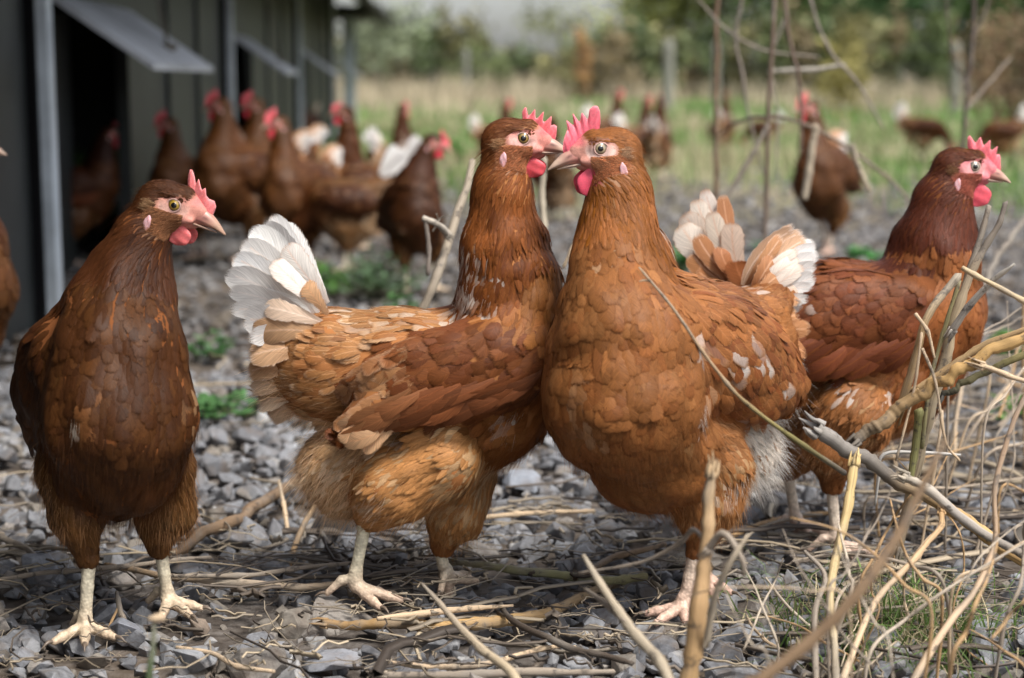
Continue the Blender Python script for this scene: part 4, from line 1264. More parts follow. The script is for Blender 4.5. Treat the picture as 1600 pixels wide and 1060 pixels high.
    for z_i, zname in enumerate(zn):
        z = zones[zname]; sp_ = z['sp'] * .001 * dens
        ncand = int(tot / (sp_ ** 2) * 4.5)
        ncand = min(ncand, 240000)
        C = sample(ncand)
        # cheap zone test: nearest prim
        E = np.stack([qq.d(C) for qq in prims], -1)
        own = zi[E.argmin(1)] == z_i
        if zname == 'head': own &= ~bare(head_local(H, C))
        elif zname == 'neck': own &= ~(bare(head_local(H, C)) & (head_local(H, C)[:, 0] > -12) & (head_local(H, C)[:, 2] > -26))
        C = C[own]
        if not len(C): continue
        C = C[scatter(C, sp_, rng)]
        C, G = bodySDF.snap(C, 2)
        W_ = bodySDF.weights(C, z.get('blend', .006))
        flow = W_ @ np.array([q.flow for q in prims])
        Lz = W_ @ np.array([zones[q.zone]['L'] if q.zone in zones else z['L'] for q in prims]) * .001
        Wz = W_ @ np.array([zones[q.zone]['W'] if q.zone in zones else z['W'] for q in prims]) * .001
        if lod: Lz = Lz * 1.25; Wz = Wz * 1.8
        n = len(C)
        j = z.get('jit', .10)
        T = norm(flow) + rng.normal(0, j, (n, 3))
        T = norm(T - G * (T * G).sum(1, keepdims=True))
        Lz = Lz * np.exp(rng.normal(0, .10, n)); Wz = Wz * np.exp(rng.normal(0, .08, n))
        A, B, par = colours(C, z, n)
        lift = z['lift'] * .001 * np.exp(rng.normal(0, .28, n) + .30 * np.sin(C @ bodySDF.k[0] * 1.3) )
        small = zname == 'head'
        part = z.get('part', 'plumage')
        halves = [np.ones(n, bool)] if part != 'wing' or 'lat' not in spec else [C[:, 1] < spec['lat'], C[:, 1] >= spec['lat']]
        for hi, hm in enumerate(halves):
          if not hm.any(): continue
          fm.setdefault((part, hi), FM()).add(
            feather_mesh(C[hm], T[hm], G[hm], Lz[hm], Wz[hm], lift[hm], z.get('cup', .22), z.get('shape', 'ovate'), A[hm], B[hm], par[hm], bodySDF,
                         3 if (lod or small) else 5, 5 if (lod or small or zname == 'neck') else 8, rng, z.get('roll', .10), curl=z.get('curl', 0.0)))
    # --- tail and other long feathers placed one by one: (root, mid, tip, normal, width, colA, colB, shaft, edge)
    longs = []
    for part, lst in spec.get('long', {}).items():
        if part == 'wing' and 'lat' in spec:
            longs += [((part, 0), [x for x in lst if x[0][1] < spec['lat']]), ((part, 1), [x for x in lst if x[0][1] >= spec['lat']])]
        else: longs.append(((part, 0), lst))
    for part, lst in longs:
        if not lst: continue
        n = len(lst)
        ctrl = np.array([[x[0], x[1], x[2]] for x in lst]); Nn = norm(np.array([x[3] for x in lst]) + rng.normal(0, .16, (n, 3)))
        ctrl[:, 2] += rng.normal(0, .0022, (n, 3)); ctrl[:, 1] += rng.normal(0, .0012, (n, 3))
        L = np.linalg.norm(ctrl[:, 2] - ctrl[:, 0], axis=1)
        A = np.minimum(np.array([x[5] for x in lst]) * np.exp(rng.normal(0, .12 if part[0] == 'wing' else .05, (n, 1))), .9); B = np.array([x[6] for x in lst])
        par = np.array([[x[7], x[8], rng.rand()] for x in lst])
        fm.setdefault(part, FM()).add(feather_mesh(ctrl[:, 0], norm(ctrl[:, 2] - ctrl[:, 0]), Nn, L, np.array([x[4] for x in lst]) * np.exp(rng.normal(0, .14, n)), 0.0, .10,
                                      'quill', A, B, par, None, 9 if lod == 0 else 3, 16 if lod == 0 else 5, rng, .06, ctrl=ctrl, base=0.0))
    for k, f in fm.items(): f.build(k[0], M_FEATHER, root, origin)
    # --- loose down
    ds = []
    for zname, z in zones.items():
        cnt = int(z.get('down', 0) * (1 if lod == 0 else .25))
        if not cnt: continue
        C = sample(int(cnt * 14))
        E = np.stack([qq.d(C) for qq in prims], -1)
        own = zi[E.argmin(1)] == zn.index(zname)
        ql = head_local(H, C)
        hd = (ql[:, 0] > -26) & (ql[:, 2] > -28)
        if zname == 'head': own &= ~((ql[:, 0] > 9) | (((ql[:, 0] - .5) / 8.5) ** 2 + (ql[:, 2] / 8) ** 2 < 1))
        C = C[own][:cnt]
        if not len(C): continue
        G = bodySDF.grad(C); W_ = bodySDF.weights(C, .006); flow = norm(W_ @ np.array([q.flow for q in prims]))
        n = len(C)
        cl = np.array(z.get('dcol', z['pal'][0][1]))
        br = bare(head_local(H, C)) if zname == 'head' else np.zeros(n, bool)
        D0 = flow * z.get('dflow', .8) + G * z.get('dout', .5) + rng.normal(0, z.get('dj', .25), (n, 3))
        L = z.get('dlen', 18) * .001 * np.exp(rng.normal(0, .3, n)); L[br] *= .6
        col = np.tile(cl, (n, 1)) * np.exp(rng.normal(0, .15, (n, 1)))
        if 'dcol' not in z:
            A_, B_, _p = colours(C, z, n); col = A_ * .6 + B_ * .4 * (2 if lod else 1)
        if br.any(): col[br] = np.array(spec.get('cheek', (.34, .17, .09))) * np.exp(rng.normal(0, .2, (br.sum(), 1)))
        for (c, r, ca, cb, amt, eww) in patches:
            d = np.linalg.norm(C - c, axis=1) / r; m = rng.rand(n) < amt * np.clip(1.7 - d * 1.3, 0, 1)
            col[m] = np.array(ca)
        base = C - G * (.001 if zname != 'head' else -.0001) + (G * (z['lift'] * .001 * rng.rand(n)[:, None]) if zname != 'head' else 0)
        bend = np.array([0, 0, -1.0]) * (L * .25)[:, None] + flow * (L * .2)[:, None]
        wd = z.get('dw', .22) * .001 * (1 if lod == 0 else 3)
        ds.append(strands(base, D0, L, wd, bend, col, rng))
    O_, M_, s_ = H
    for sd in (-1, 1):
        n = 300 if lod == 0 else 40
        q = np.stack([rng.normal(-16.5, 1.7, n), np.full(n, sd * 14.5), rng.normal(-5.0, 2.0, n)], 1)
        X, G = bodySDF.snap(O_ + (q @ M_.T) * s_, 3)
        fl_ = (M_ @ np.array([-1.0, sd * .45, .12]))
        col = np.tile(np.array(spec.get('tuft', (.50, .30, .16))), (n, 1)) * np.exp(rng.normal(0, .25, (n, 1)))
        ds.append(strands(X, fl_ + rng.normal(0, .14, (n, 3)), .0048 * np.exp(rng.normal(0, .2, n)), .00012 if lod == 0 else .0004, np.zeros((n, 3)), col, rng))
        if lod: continue
        n = 5200
        q = np.stack([rng.uniform(-17, 9, n), np.full(n, sd * 13.0), rng.uniform(-26, -5.5, n)], 1)
        X, G = bodySDF.snap(O_ + (q @ M_.T) * s_, 3)
        col = np.tile(np.array(spec.get('cheek', (.34, .17, .09))) * 1.35, (n, 1)) * np.exp(rng.normal(0, .35, (n, 1)))
        dv = np.tile(M_ @ np.array([-1.0, 0, -.45]), (n, 1)); dv = norm(dv - G * (dv * G).sum(1, keepdims=True))
        ds.append(strands(X, dv + G * .22 + rng.normal(0, .15, (n, 3)), .0036 * np.exp(rng.normal(0, .25, n)), .00013, np.zeros((n, 3)), col, rng))
    if ds:
        off = 0; FV, FF, FC = [], [], []
        for v, f, c in ds: FV.append(v); FF.append(f + off); FC.append(c); off += len(v)
        mesh_obj('down', np.concatenate(FV) - origin, np.concatenate(FF), M_DOWN, root, True, attrs={'Col': np.concatenate(FC)})
    build_head_parts(H, root, origin, spec, lod, rng)
    root.rotation_euler = (0, 0, rz)
    return root

def mat_under():
    m, nt, bs = new_mat('underfeather')
    col = attr_n(nt, 'Col'); nt.links.new(col.outputs['Color'], bs.inputs['Base Color'])
    bs.inputs['Roughness'].default_value = 0.9; bs.inputs['Specular IOR Level'].default_value = 0.1
    return m
M_FEATHER_UNDER = mat_under()
# ------------------------------------------------------------------ plumage tables (L, W, spacing, lift in mm; palette: weight, centre, edge, shaft, edge width)
def zones_for(pal, **over):
    Z = {
        'head':   dict(L=7, W=1.9, sp=1.05, lift=.45, cup=.2, shape='lance', jit=.14, blend=.006, down=3000, dlen=3.6, dw=.09, dout=.35, dflow=1.0),
        'neck':   dict(L=22, W=4.2, sp=2.55, lift=.7, cup=.2, shape='lance', jit=.10, blend=.012, down=4500, dlen=9, dw=.10, dout=.12, dj=.12, dflow=1.0),
        'breast': dict(L=23, W=14, sp=5.5, lift=.45, cup=.12, shape='round', roll=.04, jit=.08, cj=.09, blend=.012, down=7000, dlen=9, dw=.10, dout=.10, dj=.12, dflow=1.0),
        'back':   dict(L=28, W=10, sp=4.9, lift=.9, cup=.15, roll=.06, cj=.13, shape='ovate', jit=.13, blend=.010, down=4500, dlen=10, dw=.10, dout=.10, dj=.14),
        'wing':   dict(L=27, W=14, sp=6.0, lift=.8, cup=.12, roll=.05, cj=.13, shape='round', jit=.10, blend=.004, part='wing'),
        'belly':  dict(L=24, W=6.5, sp=3.7, lift=1.3, cup=.2, shape='lance', jit=.16, blend=.010, down=3000, dlen=9, dw=.12, dout=.35, dj=.3),
        'vent':   dict(L=22, W=6, sp=3.6, lift=2.2, cup=.2, shape='lance', jit=.25, blend=.010, down=5000, dlen=11, dw=.13, dout=.45, dj=.35),
        'thigh':  dict(L=22, W=6, sp=3.3, lift=1.0, cup=.2, shape='lance', jit=.13, blend=.008, down=2600, dlen=8, dw=.12, dout=.3, dj=.22),
        'shin':   dict(L=9, W=5.5, sp=3.0, lift=1.0, cup=.3, shape='lance', jit=.18, blend=.004, down=500, dlen=8, dw=.13, dout=.3),
    }
    sat = lambda c: (c[0] * (.76 if c[2] < .5 * c[0] else .94), c[1] * (.73 if c[2] < .5 * c[0] else .92), c[2] * (.64 if c[2] < .5 * c[0] else .88))
    for k, v in pal.items(): Z[k]["pal"] = [(w, sat(a), sat(b), s, e) for (w, a, b, s, e) in v]
    for k, v in over.items(): Z[k].update(v)
    return {k: z for k, z in Z.items() if 'pal' in z}

def tail_fan(P, base, tips, S, cols, dy0=0.0, dys=None, width=46, bend=0.0, nrm=(0, -1, 0)):
    """P maps pixels+depth to the place; base & tips in pixels"""
    out = []
    n = len(tips)
    for i, t in enumerate(tips):
        bx, by = base if not isinstance(base[0], (tuple, list)) else base[i]
        tx, ty = t[0], t[1]; w = t[2] if len(t) > 2 else width
        dy = dy0 + (dys[i] if dys is not None else 0)
        r = P(bx, by, dy0); e = P(tx, ty, dy)
        mx, my = (bx + tx) / 2, (by + ty) / 2
        px, py = -(ty - by), tx - bx
        m = P(mx + px * bend, my + py * bend, (dy0 + dy) / 2)
        c = cols[i % len(cols)]
        out.append((r, m, e, np.asarray(nrm, float) + np.array([0, 0, .15 * ((i % 3) - 1)]), w * S, c[0], c[1], c[2], c[3]))
    return out

WHITE = (.86, .84, .82); CREAM = (.66, .50, .36)

# each builder takes P(px, py, depth) -> point and S metres per pixel
def hen_two(P, S):
    r = lambda x: x * S
    gz = .004
    pr = [
        Cone('neck', P(788, 238, 0), r(31), P(785, 300, 0), r(46), .012),
        Cone('neck', P(785, 300, 0), r(44), P(788, 395, 0), r(64), .008),
        Cone('neck', P(788, 395, 0), r(64), P(790, 450, 0), r(76), .012, flow=P(770, 470, 0) - P(795, 380, 0)),
        Cone('breast', P(806, 450, 0), r(72), P(800, 540, 0), r(92), .012),
        Cone('breast', P(800, 540, 0), r(92), P(775, 640, 0), r(82), .012, flow=P(760, 640, 0) - P(815, 540, 0)),
        Cone('back', P(770, 570, .01), r(90), P(640, 578, .01), r(92), .012),
        Cone('back', P(640, 578, .01), r(92), P(520, 572, .01), r(84), .012),
        Cone('back', P(510, 560, .01), r(76), P(458, 545, .012), r(52), .012),
        Cone('vent', P(520, 600, .01), r(64), P(452, 590, .012), r(44), .012, flow=P(400, 600, 0) - P(520, 590, 0)),
        Cone('belly', P(770, 640, .01), r(80), P(680, 710, .01), r(78), .012),
        Cone('belly', P(680, 700, .01), r(84), P(610, 735, .01), r(80), .012),
        Cone('vent', P(600, 700, .01), r(84), P(543, 733, .01), r(74), .012, flow=P(480, 800, 0) - P(560, 690, 0)),
        Cone('thigh', P(690, 720, -.03), r(64), P(610, 765, -.036), r(54), .008),
        Cone('thigh', P(610, 765, -.036), r(54), P(583, 788, -.034), r(30), .008),
        Cone('thigh', P(720, 740, .035), r(56), P(712, 800, .012), r(44), .008),
        Cone('shin', P(712, 800, .012), r(40), P(688, 850, .025), r(18), .012),
        Cone('shin', P(585, 785, -.034), r(28), P(572, 812, -.034), r(15), .010),
        Ell('wing', P(705, 585, -.045), (r(150), .020, r(66)), wingM(P, (850, 560), (560, 610)), .022, P(560, 640, 0) - P(760, 560, 0)),
        Ell('wing', P(600, 640, -.046), (r(78), .014, r(34)), wingM(P, (680, 610), (540, 690)), .010, P(540, 690, 0) - P(620, 630, 0)),
    ]
    eye = P(816, 217, -.013)
    H = head_frame(eye, -1, (1.0, -.06), -1.0)
    Wh, Br = WHITE, (.50, .25, .11)
    chest = (.33, .115, .030); org = (.42, .175, .055); dk = (.165, .050, .018); tan = (.55, .30, .145)
    Z = zones_for({
        'head': [(3, (.20, .065, .022), (.27, .09, .012), 0, .3), (1, (.30, .12, .05), (.30, .12, .05), 0, .2)],
        'neck': [(6, (.27, .085, .022), (.36, .13, .035), .15, .35), (3, (.20, .06, .018), (.30, .10, .012), .1, .3), (1.2, (.42, .18, .06), (.32, .11, .012), .5, .4)],
        'breast': [(3, (.36, .135, .042), (.26, .085, .026), .05, .14), (3, (.40, .16, .05), (.29, .10, .03), .05, .14)],
        'back': [(4, (.46, .195, .072), (.60, .33, .17), .45, .22), (3, (.52, .25, .10), (.68, .43, .26), .4, .26), (2.0, (.58, .34, .18), (.80, .64, .50), .4, .34)],
        'wing': [(3, (.20, .062, .022), (.27, .095, .035), .12, .2), (3, (.25, .085, .030), (.33, .13, .05), .12, .22), (1, (.36, .14, .05), (.30, .12, .045), .3, .25)],
        'belly': [(3, (.54, .27, .11), (.62, .36, .17), .3, .3), (1.4, (.68, .48, .32), (.70, .52, .38), 0, .3)],
        'vent': [(3, (.70, .44, .25), (.78, .55, .36), .1, .35), (2, (.78, .58, .40), (.84, .66, .48), .1, .35)],
        'thigh': [(3, (.58, .28, .11), (.64, .36, .16), .3, .3), (1.6, (.66, .42, .24), (.70, .48, .30), .1, .3)],
        'shin': [(1, (.42, .17, .06), (.46, .20, .08), 0, .3)],
    }, vent=dict(dcol=(.80, .58, .38)), belly=dict(dcol=(.62, .42, .25)), thigh=dict(dcol=(.52, .29, .13)))
    fanc = [(WHITE, (.62, .44, .30), .3, .07), (WHITE, (.74, .69, .64), .3, .06), (WHITE, (.76, .72, .68), .3, .05), (WHITE, (.68, .56, .46), .3, .07)]
    tail = []
    for side, dd in ((-1, .004), (1, .02)):
        tips = [(427, 338, 44), (412, 346, 50), (394, 360, 54), (376, 380, 54), (362, 402, 54), (354, 426, 54), (352, 452, 52), (358, 478, 50), (370, 500, 48), (386, 520, 44)]
        bases = [(508, 466), (506, 472), (503, 478), (500, 484), (497, 490), (494, 496), (491, 502), (488, 509), (485, 516), (482, 524)]
        for i, t in enumerate(tips):
            c = fanc[i % 4]
            if side == 1 and i > 4: continue
            dep = dd + side * .0026 * i
            rr = P(*bases[i], dd); e = P(t[0] + (6 if side == 1 else 0), t[1] + (5 if side == 1 else 0), dep)
            m = P((bases[i][0] + t[0]) / 2 - 2 * (4 - i) + 6, (bases[i][1] + t[1]) / 2 - 2, (dd + dep) / 2)
            tail.append((rr, m, e, np.array([0.0, -side * 1.0, .3]), t[2] * S, c[0], c[1], c[2], c[3]))
    # tail coverts, brown edged
    for (bx, by, tx, ty, w, dep, cA, cB) in [
        (512, 474, 440, 382, 48, -.012, (.82, .77, .72), (.44, .20, .085)), (510, 484, 420, 404, 48, -.016, (.80, .74, .68), (.46, .22, .10)),
        (505, 505, 404, 478, 40, -.018, (.66, .50, .38), (.80, .72, .64)),
        (512, 492, 470, 440, 34, -.022, (.60, .36, .20), (.46, .22, .10)), (500, 520, 396, 520, 46, -.018, (.56, .34, .19), (.70, .54, .42)),
        (500, 540, 388, 556, 48, -.016, (.58, .36, .21), (.72, .58, .46)), (500, 556, 386, 590, 48, -.012, (.56, .34, .19), (.72, .60, .50)),
        (500, 566, 392, 618, 46, -.010, (.62, .44, .30), (.74, .62, .52)), (505, 580, 402, 642, 46, -.006, (.66, .50, .36), (.74, .64, .54)),
        (515, 590, 420, 660, 44, 0, (.62, .44, .30), (.72, .60, .50))]:
        tail.append((P(bx, by, dep + .004), P((bx + tx) / 2 - 2, (by + ty) / 2 - 5, dep - .003), P(tx, ty, dep + .006), np.array([0, -1.0, .25]), w * S, cA, cB, .25, .16))
    wing = []
    # lower edge of the wing: rows of longer feathers and the pale folded tip
    row_ = [(840, 600, 775, 655), (815, 605, 745, 662), (790, 606, 715, 668), (765, 608, 688, 672), (738, 610, 660, 676), (712, 612, 632, 684), (686, 614, 604, 692), (660, 616, 580, 700), (640, 618, 566, 704)]
    for j in range(3):
        for i in range(9):
            bx = 850 - i * 26 - j * 9; by = 578 + i * 4.6 + j * 11 - (i > 6) * (i - 6) * 3
            tx, ty = bx - 92 - 6 * (i % 2), by + 40 + 3 * (i % 3) + i * 1.2
            k = max(0, (690 - bx) / 80)
            cA = np.array((.20, .066, .024)) * (1 - min(k, 1)) + np.array((.40, .18, .075)) * min(k, 1)
            cA = cA * (.8 + .14 * ((i * 7 + j * 5) % 4))
            zz = -.0672 - .0014 * (2 - j) + .0006 * (i % 3)
            wing.append((P(bx, by, zz), P((bx + tx) / 2, (by + ty) / 2 + 5, zz - .0035), P(tx, ty, zz + .003), np.array([.06 * ((i % 3) - 1), -1.0, -.12]), 26 * S, cA, cA * 1.55, .25, .14))
    for (bx, by, tx, ty, w, z) in [(585, 640, 522, 668, 30, -.062), (594, 652, 528, 682, 30, -.064), (604, 664, 538, 696, 30, -.065), (616, 668, 552, 704, 30, -.064)]:
        wing.append((P(bx, by, z), P((bx + tx) / 2, (by + ty) / 2 + 3, z - .004), P(tx, ty, z + .002), np.array([0, -1.0, 0]), w * S, (.60, .36, .20), (.46, .22, .10), .3, .12))
    patches = [(P(585, 600, -.05), .034, (.56, .30, .14), (.70, .48, .32), .9, .25), (P(640, 560, -.05), .022, (.52, .26, .11), (.66, .42, .25), .6, .25), (P(738, 425, -.04), .028, (.84, .76, .68), (.36, .14, .05), .45, .35), (P(724, 462, -.03), .022, (.84, .76, .68), (.42, .18, .06), .6, .35),
               (P(762, 470, -.045), .018, (.74, .66, .58), (.38, .14, .05), .4, .35), (P(725, 370, -.02), .018, (.70, .58, .46), (.34, .12, .04), .4, .34),
               (P(700, 492, 0), .022, (.74, .64, .54), (.48, .22, .09), .5, .4), (P(600, 492, 0), .034, (.70, .58, .46), (.50, .24, .10), .45, .4),
               (P(800, 655, -.06), .013, (.76, .70, .64), (.6, .4, .25), .8, .3), (P(800, 610, -.06), .010, (.76, .70, .64), (.6, .4, .25), .6, .3),
               (P(640, 680, -.075), .012, (.74, .66, .58), (.6, .4, .25), .7, .3), (P(590, 790, -.07), .018, (.66, .52, .40), (.6, .42, .28), .6, .3)]
    legs = [dict(hock=P(574, 800, -.034), ankle=P(556, 893, -.034), gz=P(556, 893, -.034)[2] * 0 + .010, heading=(1, -.28), lift=.006, spread=(-30, 12, 48), tlen=(36, 44, 34), r=8.5),
            dict(hock=P(684, 838, .025), ankle=P(700, 925, .025), gz=.006, heading=(.55, .9), tlen=(30, 38, 32), r=8.5)]
    return dict(prims=pr, head=H, zones=Z, long={'tail': tail, 'wing': wing}, patches=patches, legs=legs, under=(.34, .14, .05),
                comb=dict(base=[(-1, 13.5), (25, 0)], peaks=[(0, 2, 0), (.03, 8, -1), (.07, 12, 0), (.12, 12, 0), (.17, 6, 0), (.24, 7, 0), (.31, 13, 2), (.36, 6, 1), (.42, 6, 1), (.50, 13.5, 4), (.55, 6, 2), (.61, 6, 2), (.70, 13, 5), (.76, 6, 3), (.82, 8, 4), (.90, 8, 4), (1, 2, 1)], wave=1.2),
                wattle=(9.0, -22, 9.0, 6.8), beak=(36.5, -11.5), iris=(.36, .26, .08), comb_col=(.74, .10, .125), cheek=(.42, .20, .10),
                face=(.60, .23, .19), face_pale=(.66, .38, .33), beak_col=(.58, .42, .33), ear_col=(.68, .40, .42))

def wingM(P, a, b, nrm=(0, -1, 0)):
    """axes: x along the wing (front to back), y out of the side, z across"""
    x = norm(P(*b, 0) - P(*a, 0)); y = norm(np.asarray(nrm, float)); y = norm(y - x * (x @ y)); z = np.cross(x, y)
    return np.stack([x, y, z], 1)

def hen_three(P, S):
    r = lambda x: x * S
    hd = np.array([-.66, -.75, 0]); lf = np.array([.75, -.66, 0])
    pr = [
        Cone('neck', P(968, 252, .0), r(33), P(968, 300, -.005), r(47), .012),
        Cone('neck', P(968, 300, -.005), r(47), P(966, 365, -.012), r(58), .008),
        Cone('neck', P(966, 365, -.012), r(58), P(970, 420, -.018), r(73), .012),
        Cone('neck', P(980, 350, .01), r(44), P(1005, 430, .02), r(52), .012),
        Cone('breast', P(962, 430, -.03), r(72), P(972, 530, -.05), r(106), .012),
        Cone('breast', P(972, 530, -.05), r(106), P(975, 618, -.052), r(121), .012),
        Cone('breast', P(975, 618, -.052), r(119), P(1015, 698, -.03), r(98), .012),
        Cone('back', P(1040, 530, .0), r(106), P(1110, 545, .06), r(104), .012),
        Cone('back', P(1110, 545, .06), r(104), P(1165, 540, .11), r(82), .012),
        Cone('back', P(1165, 520, .11), r(74), P(1195, 480, .15), r(46), .012),
        Cone('belly', P(1018, 695, -.02), r(98), P(1070, 700, .012), r(88), .012),
        Cone('vent', P(1090, 690, .05), r(84), P(1160, 700, .09), r(60), .012, flow=P(1220, 790, .1) - P(1120, 640, .06)),
        Cone('vent', P(1165, 600, .09), r(66), P(1190, 570, .12), r(52), .012, flow=P(1220, 660, .13) - P(1170, 560, .1)),
        Cone('thigh', P(1110, 735, .0), r(66), P(1108, 780, -.005), r(54), .008),
        Cone('shin', P(1106, 790, -.005), r(48), P(1088, 858, -.008), r(17), .008),
        Cone('thigh', P(1030, 740, .0), r(58), P(1030, 750, .012), r(46), .008),
        Ell('wing', P(1120, 560, .008) + lf * .018, (r(200), .026, r(88)), np.stack([-hd * .93 + [0, 0, -.37], lf, np.cross(-hd * .93 + [0, 0, -.37], lf)], 1), .014, P(1215, 690, .09) - P(1085, 500, .0)),
    ]
    eye = P(940, 233, -.017)
    H = head_frame(eye, 1, (-1.0, -.14), -2.5)
    br = (.40, .155, .052)
    Z = zones_for({
        'head': [(3, (.34, .13, .042), (.40, .17, .06), 0, .3), (1, (.42, .19, .07), (.42, .19, .07), 0, .2)],
        'neck': [(5, (.36, .13, .038), (.44, .18, .06), .15, .35), (3, (.30, .10, .012), (.40, .16, .05), .1, .3), (1, (.46, .22, .09), (.38, .14, .05), .3, .4)],
        'breast': [(3, (.31, .115, .038), (.21, .070, .022), .1, .15), (3, (.36, .145, .050), (.25, .088, .028), .1, .15), (1.8, (.42, .180, .066), (.30, .108, .036), .1, .16), (.7, (.52, .27, .12), (.42, .19, .075), .1, .2)],
        'back': [(4, (.40, .165, .06), (.52, .27, .13), .3, .25), (2, (.33, .12, .042), (.46, .22, .10), .25, .25), (.7, (.56, .36, .22), (.62, .42, .28), .2, .3)],
        'wing': [(4, (.36, .14, .05), (.48, .24, .11), .3, .2), (3, (.27, .09, .032), (.42, .19, .08), .3, .2), (1, (.46, .22, .10), (.58, .36, .22), .3, .25)],
        'belly': [(3, (.36, .15, .055), (.44, .21, .09), .1, .3), (1, (.44, .22, .10), (.5, .28, .14), 0, .3)],
        'vent': [(3, (.70, .62, .54), (.76, .72, .68), .1, .35), (1.6, (.52, .28, .14), (.62, .42, .28), .1, .35)],
        'thigh': [(3, (.44, .19, .07), (.50, .25, .11), .1, .3), (1, (.54, .32, .17), (.58, .38, .22), .1, .3)],
        'shin': [(1, (.38, .15, .055), (.44, .19, .08), 0, .3)],
    }, vent=dict(dcol=(.76, .72, .68), down=5200, dlen=14), belly=dict(dcol=(.46, .25, .12)), thigh=dict(dcol=(.50, .26, .11)))
    tail = []
    cb = [(.62, .44, .31), (.74, .68, .62), (.70, .58, .48), (.76, .72, .67)]
    tips = [(1240, 357, 30), (1254, 360, 32), (1266, 370, 32), (1274, 384, 34), (1281, 398, 34), (1279, 414, 34), (1282, 430, 34), (1272, 446, 32), (1268, 464, 32), (1254, 480, 30)]
    bases = [(1160, 446), (1165, 449), (1170, 452), (1176, 457), (1182, 462), (1188, 468), (1194, 474), (1200, 480), (1206, 488), (1212, 496)]
    for side, dd in ((-1, .165), (1, .185)):
        for i, t in enumerate(tips):
            if side == 1 and i > 4: continue
            dep = dd + side * .003 * i
            b = bases[i]
            brown = i < 3
            tail.append((P(*b, dd), P((b[0] + t[0]) / 2 - 7, (b[1] + t[1]) / 2 - 5, (dd + dep) / 2), P(t[0], t[1], dep + .01), np.array([.35, -side * 1.0, .2]), t[2] * S, (.62, .40, .26) if brown else WHITE, (.80, .72, .66) if brown else (.74, .64, .56), .3, .15 if brown else .08))
    for (bx, by, tx, ty, w, dep, cA, cB) in [
        (1162, 452, 1222, 372, 28, .154, (.50, .26, .13), (.76, .64, .54)), (1168, 460, 1244, 384, 30, .152, (.78, .68, .60), (.42, .19, .09)), (1174, 468, 1252, 402, 30, .150, (.80, .72, .64), (.42, .19, .09)),
        (1176, 478, 1254, 424, 30, .148, (.78, .68, .60), (.44, .20, .09)), (1178, 486, 1250, 446, 30, .146, (.70, .56, .46), (.44, .20, .09)), (1172, 466, 1212, 400, 28, .146, (.44, .20, .09), (.66, .48, .34)), (1180, 476, 1230, 424, 28, .143, (.46, .22, .10), (.66, .48, .34)),
        (1190, 490, 1246, 462, 42, .142, (.50, .26, .13), (.66, .48, .34)), (1195, 505, 1256, 492, 44, .138, (.48, .23, .10), (.62, .42, .28)),
        (1200, 520, 1262, 520, 44, .134, (.46, .22, .10), (.60, .38, .24)), (1200, 535, 1260, 548, 42, .130, (.44, .20, .09), (.58, .36, .22)),
        (1195, 550, 1252, 578, 42, .126, (.46, .22, .10), (.60, .40, .26)), (1190, 565, 1242, 604, 42, .122, (.50, .27, .13), (.64, .46, .32))]:
        tail.append((P(bx, by, dep + .01), P((bx + tx) / 2 - 2, (by + ty) / 2 - 4, dep), P(tx, ty, dep + .012), np.array([.5, -.9, .25]), w * S, cA, cB, .3, .16))
    wing = []
    row = [(1090, 560, 1108, 640), (1105, 560, 1128, 655), (1120, 560, 1148, 668), (1135, 560, 1166, 676), (1150, 560, 1182, 680), (1165, 556, 1198, 676), (1180, 550, 1214, 664), (1192, 544, 1228, 644), (1205, 538, 1240, 620), (1212, 530, 1250, 596)]
    for i, (bx, by, tx, ty) in enumerate(row):
        z0 = -.024 + .012 * i
        wing.append((P(bx, by, z0), P((bx + tx) / 2, (by + ty) / 2, z0 - .004), P(tx, ty, z0 + .012), np.array([.6, -.8, .1]), 30 * S, (.32, .12, .045) if i % 4 else (.46, .24, .12), (.50, .28, .15), .2, .16))
    def sp(x, y, dy, rad, a, ed=.3, A=(.76, .71, .66), B=(.5, .28, .15)): return (P(x, y, dy), rad, A, B, a, ed)
    patches = [sp(950, 400, -.07, .012, .5, .4, (.60, .38, .22)), sp(905, 590, -.10, .016, .45, .4, (.54, .31, .16), (.48, .25, .12)), sp(912, 650, -.10, .016, .5, .4, (.56, .33, .18), (.5, .27, .13)),
               sp(1090, 520, -.03, .012, .7), sp(1150, 566, 0, .012, .8), sp(1165, 520, .04, .012, .7), sp(1185, 560, .05, .012, .5), sp(1110, 600, -.02, .012, .6, .3, (.56, .32, .18)), sp(1035, 350, .01, .012, .5),
               sp(1165, 445, .1, .016, .6), sp(1225, 600, .09, .012, .5), sp(1100, 640, -.02, .012, .6), sp(1165, 650, .02, .010, .7), sp(1145, 760, .03, .014, .7)]
    legs = [dict(hock=P(1088, 850, -.008), ankle=P(1066, 952, -.012), gz=.006, heading=(-.75, -.66), spread=(-36, 8, 50), tlen=(34, 42, 34), r=7.0),
            dict(hock=P(1050, 790, .05), ankle=P(1098, 876, .062), gz=.006, heading=(.2, -.98), lift=.006, r=7.0)]
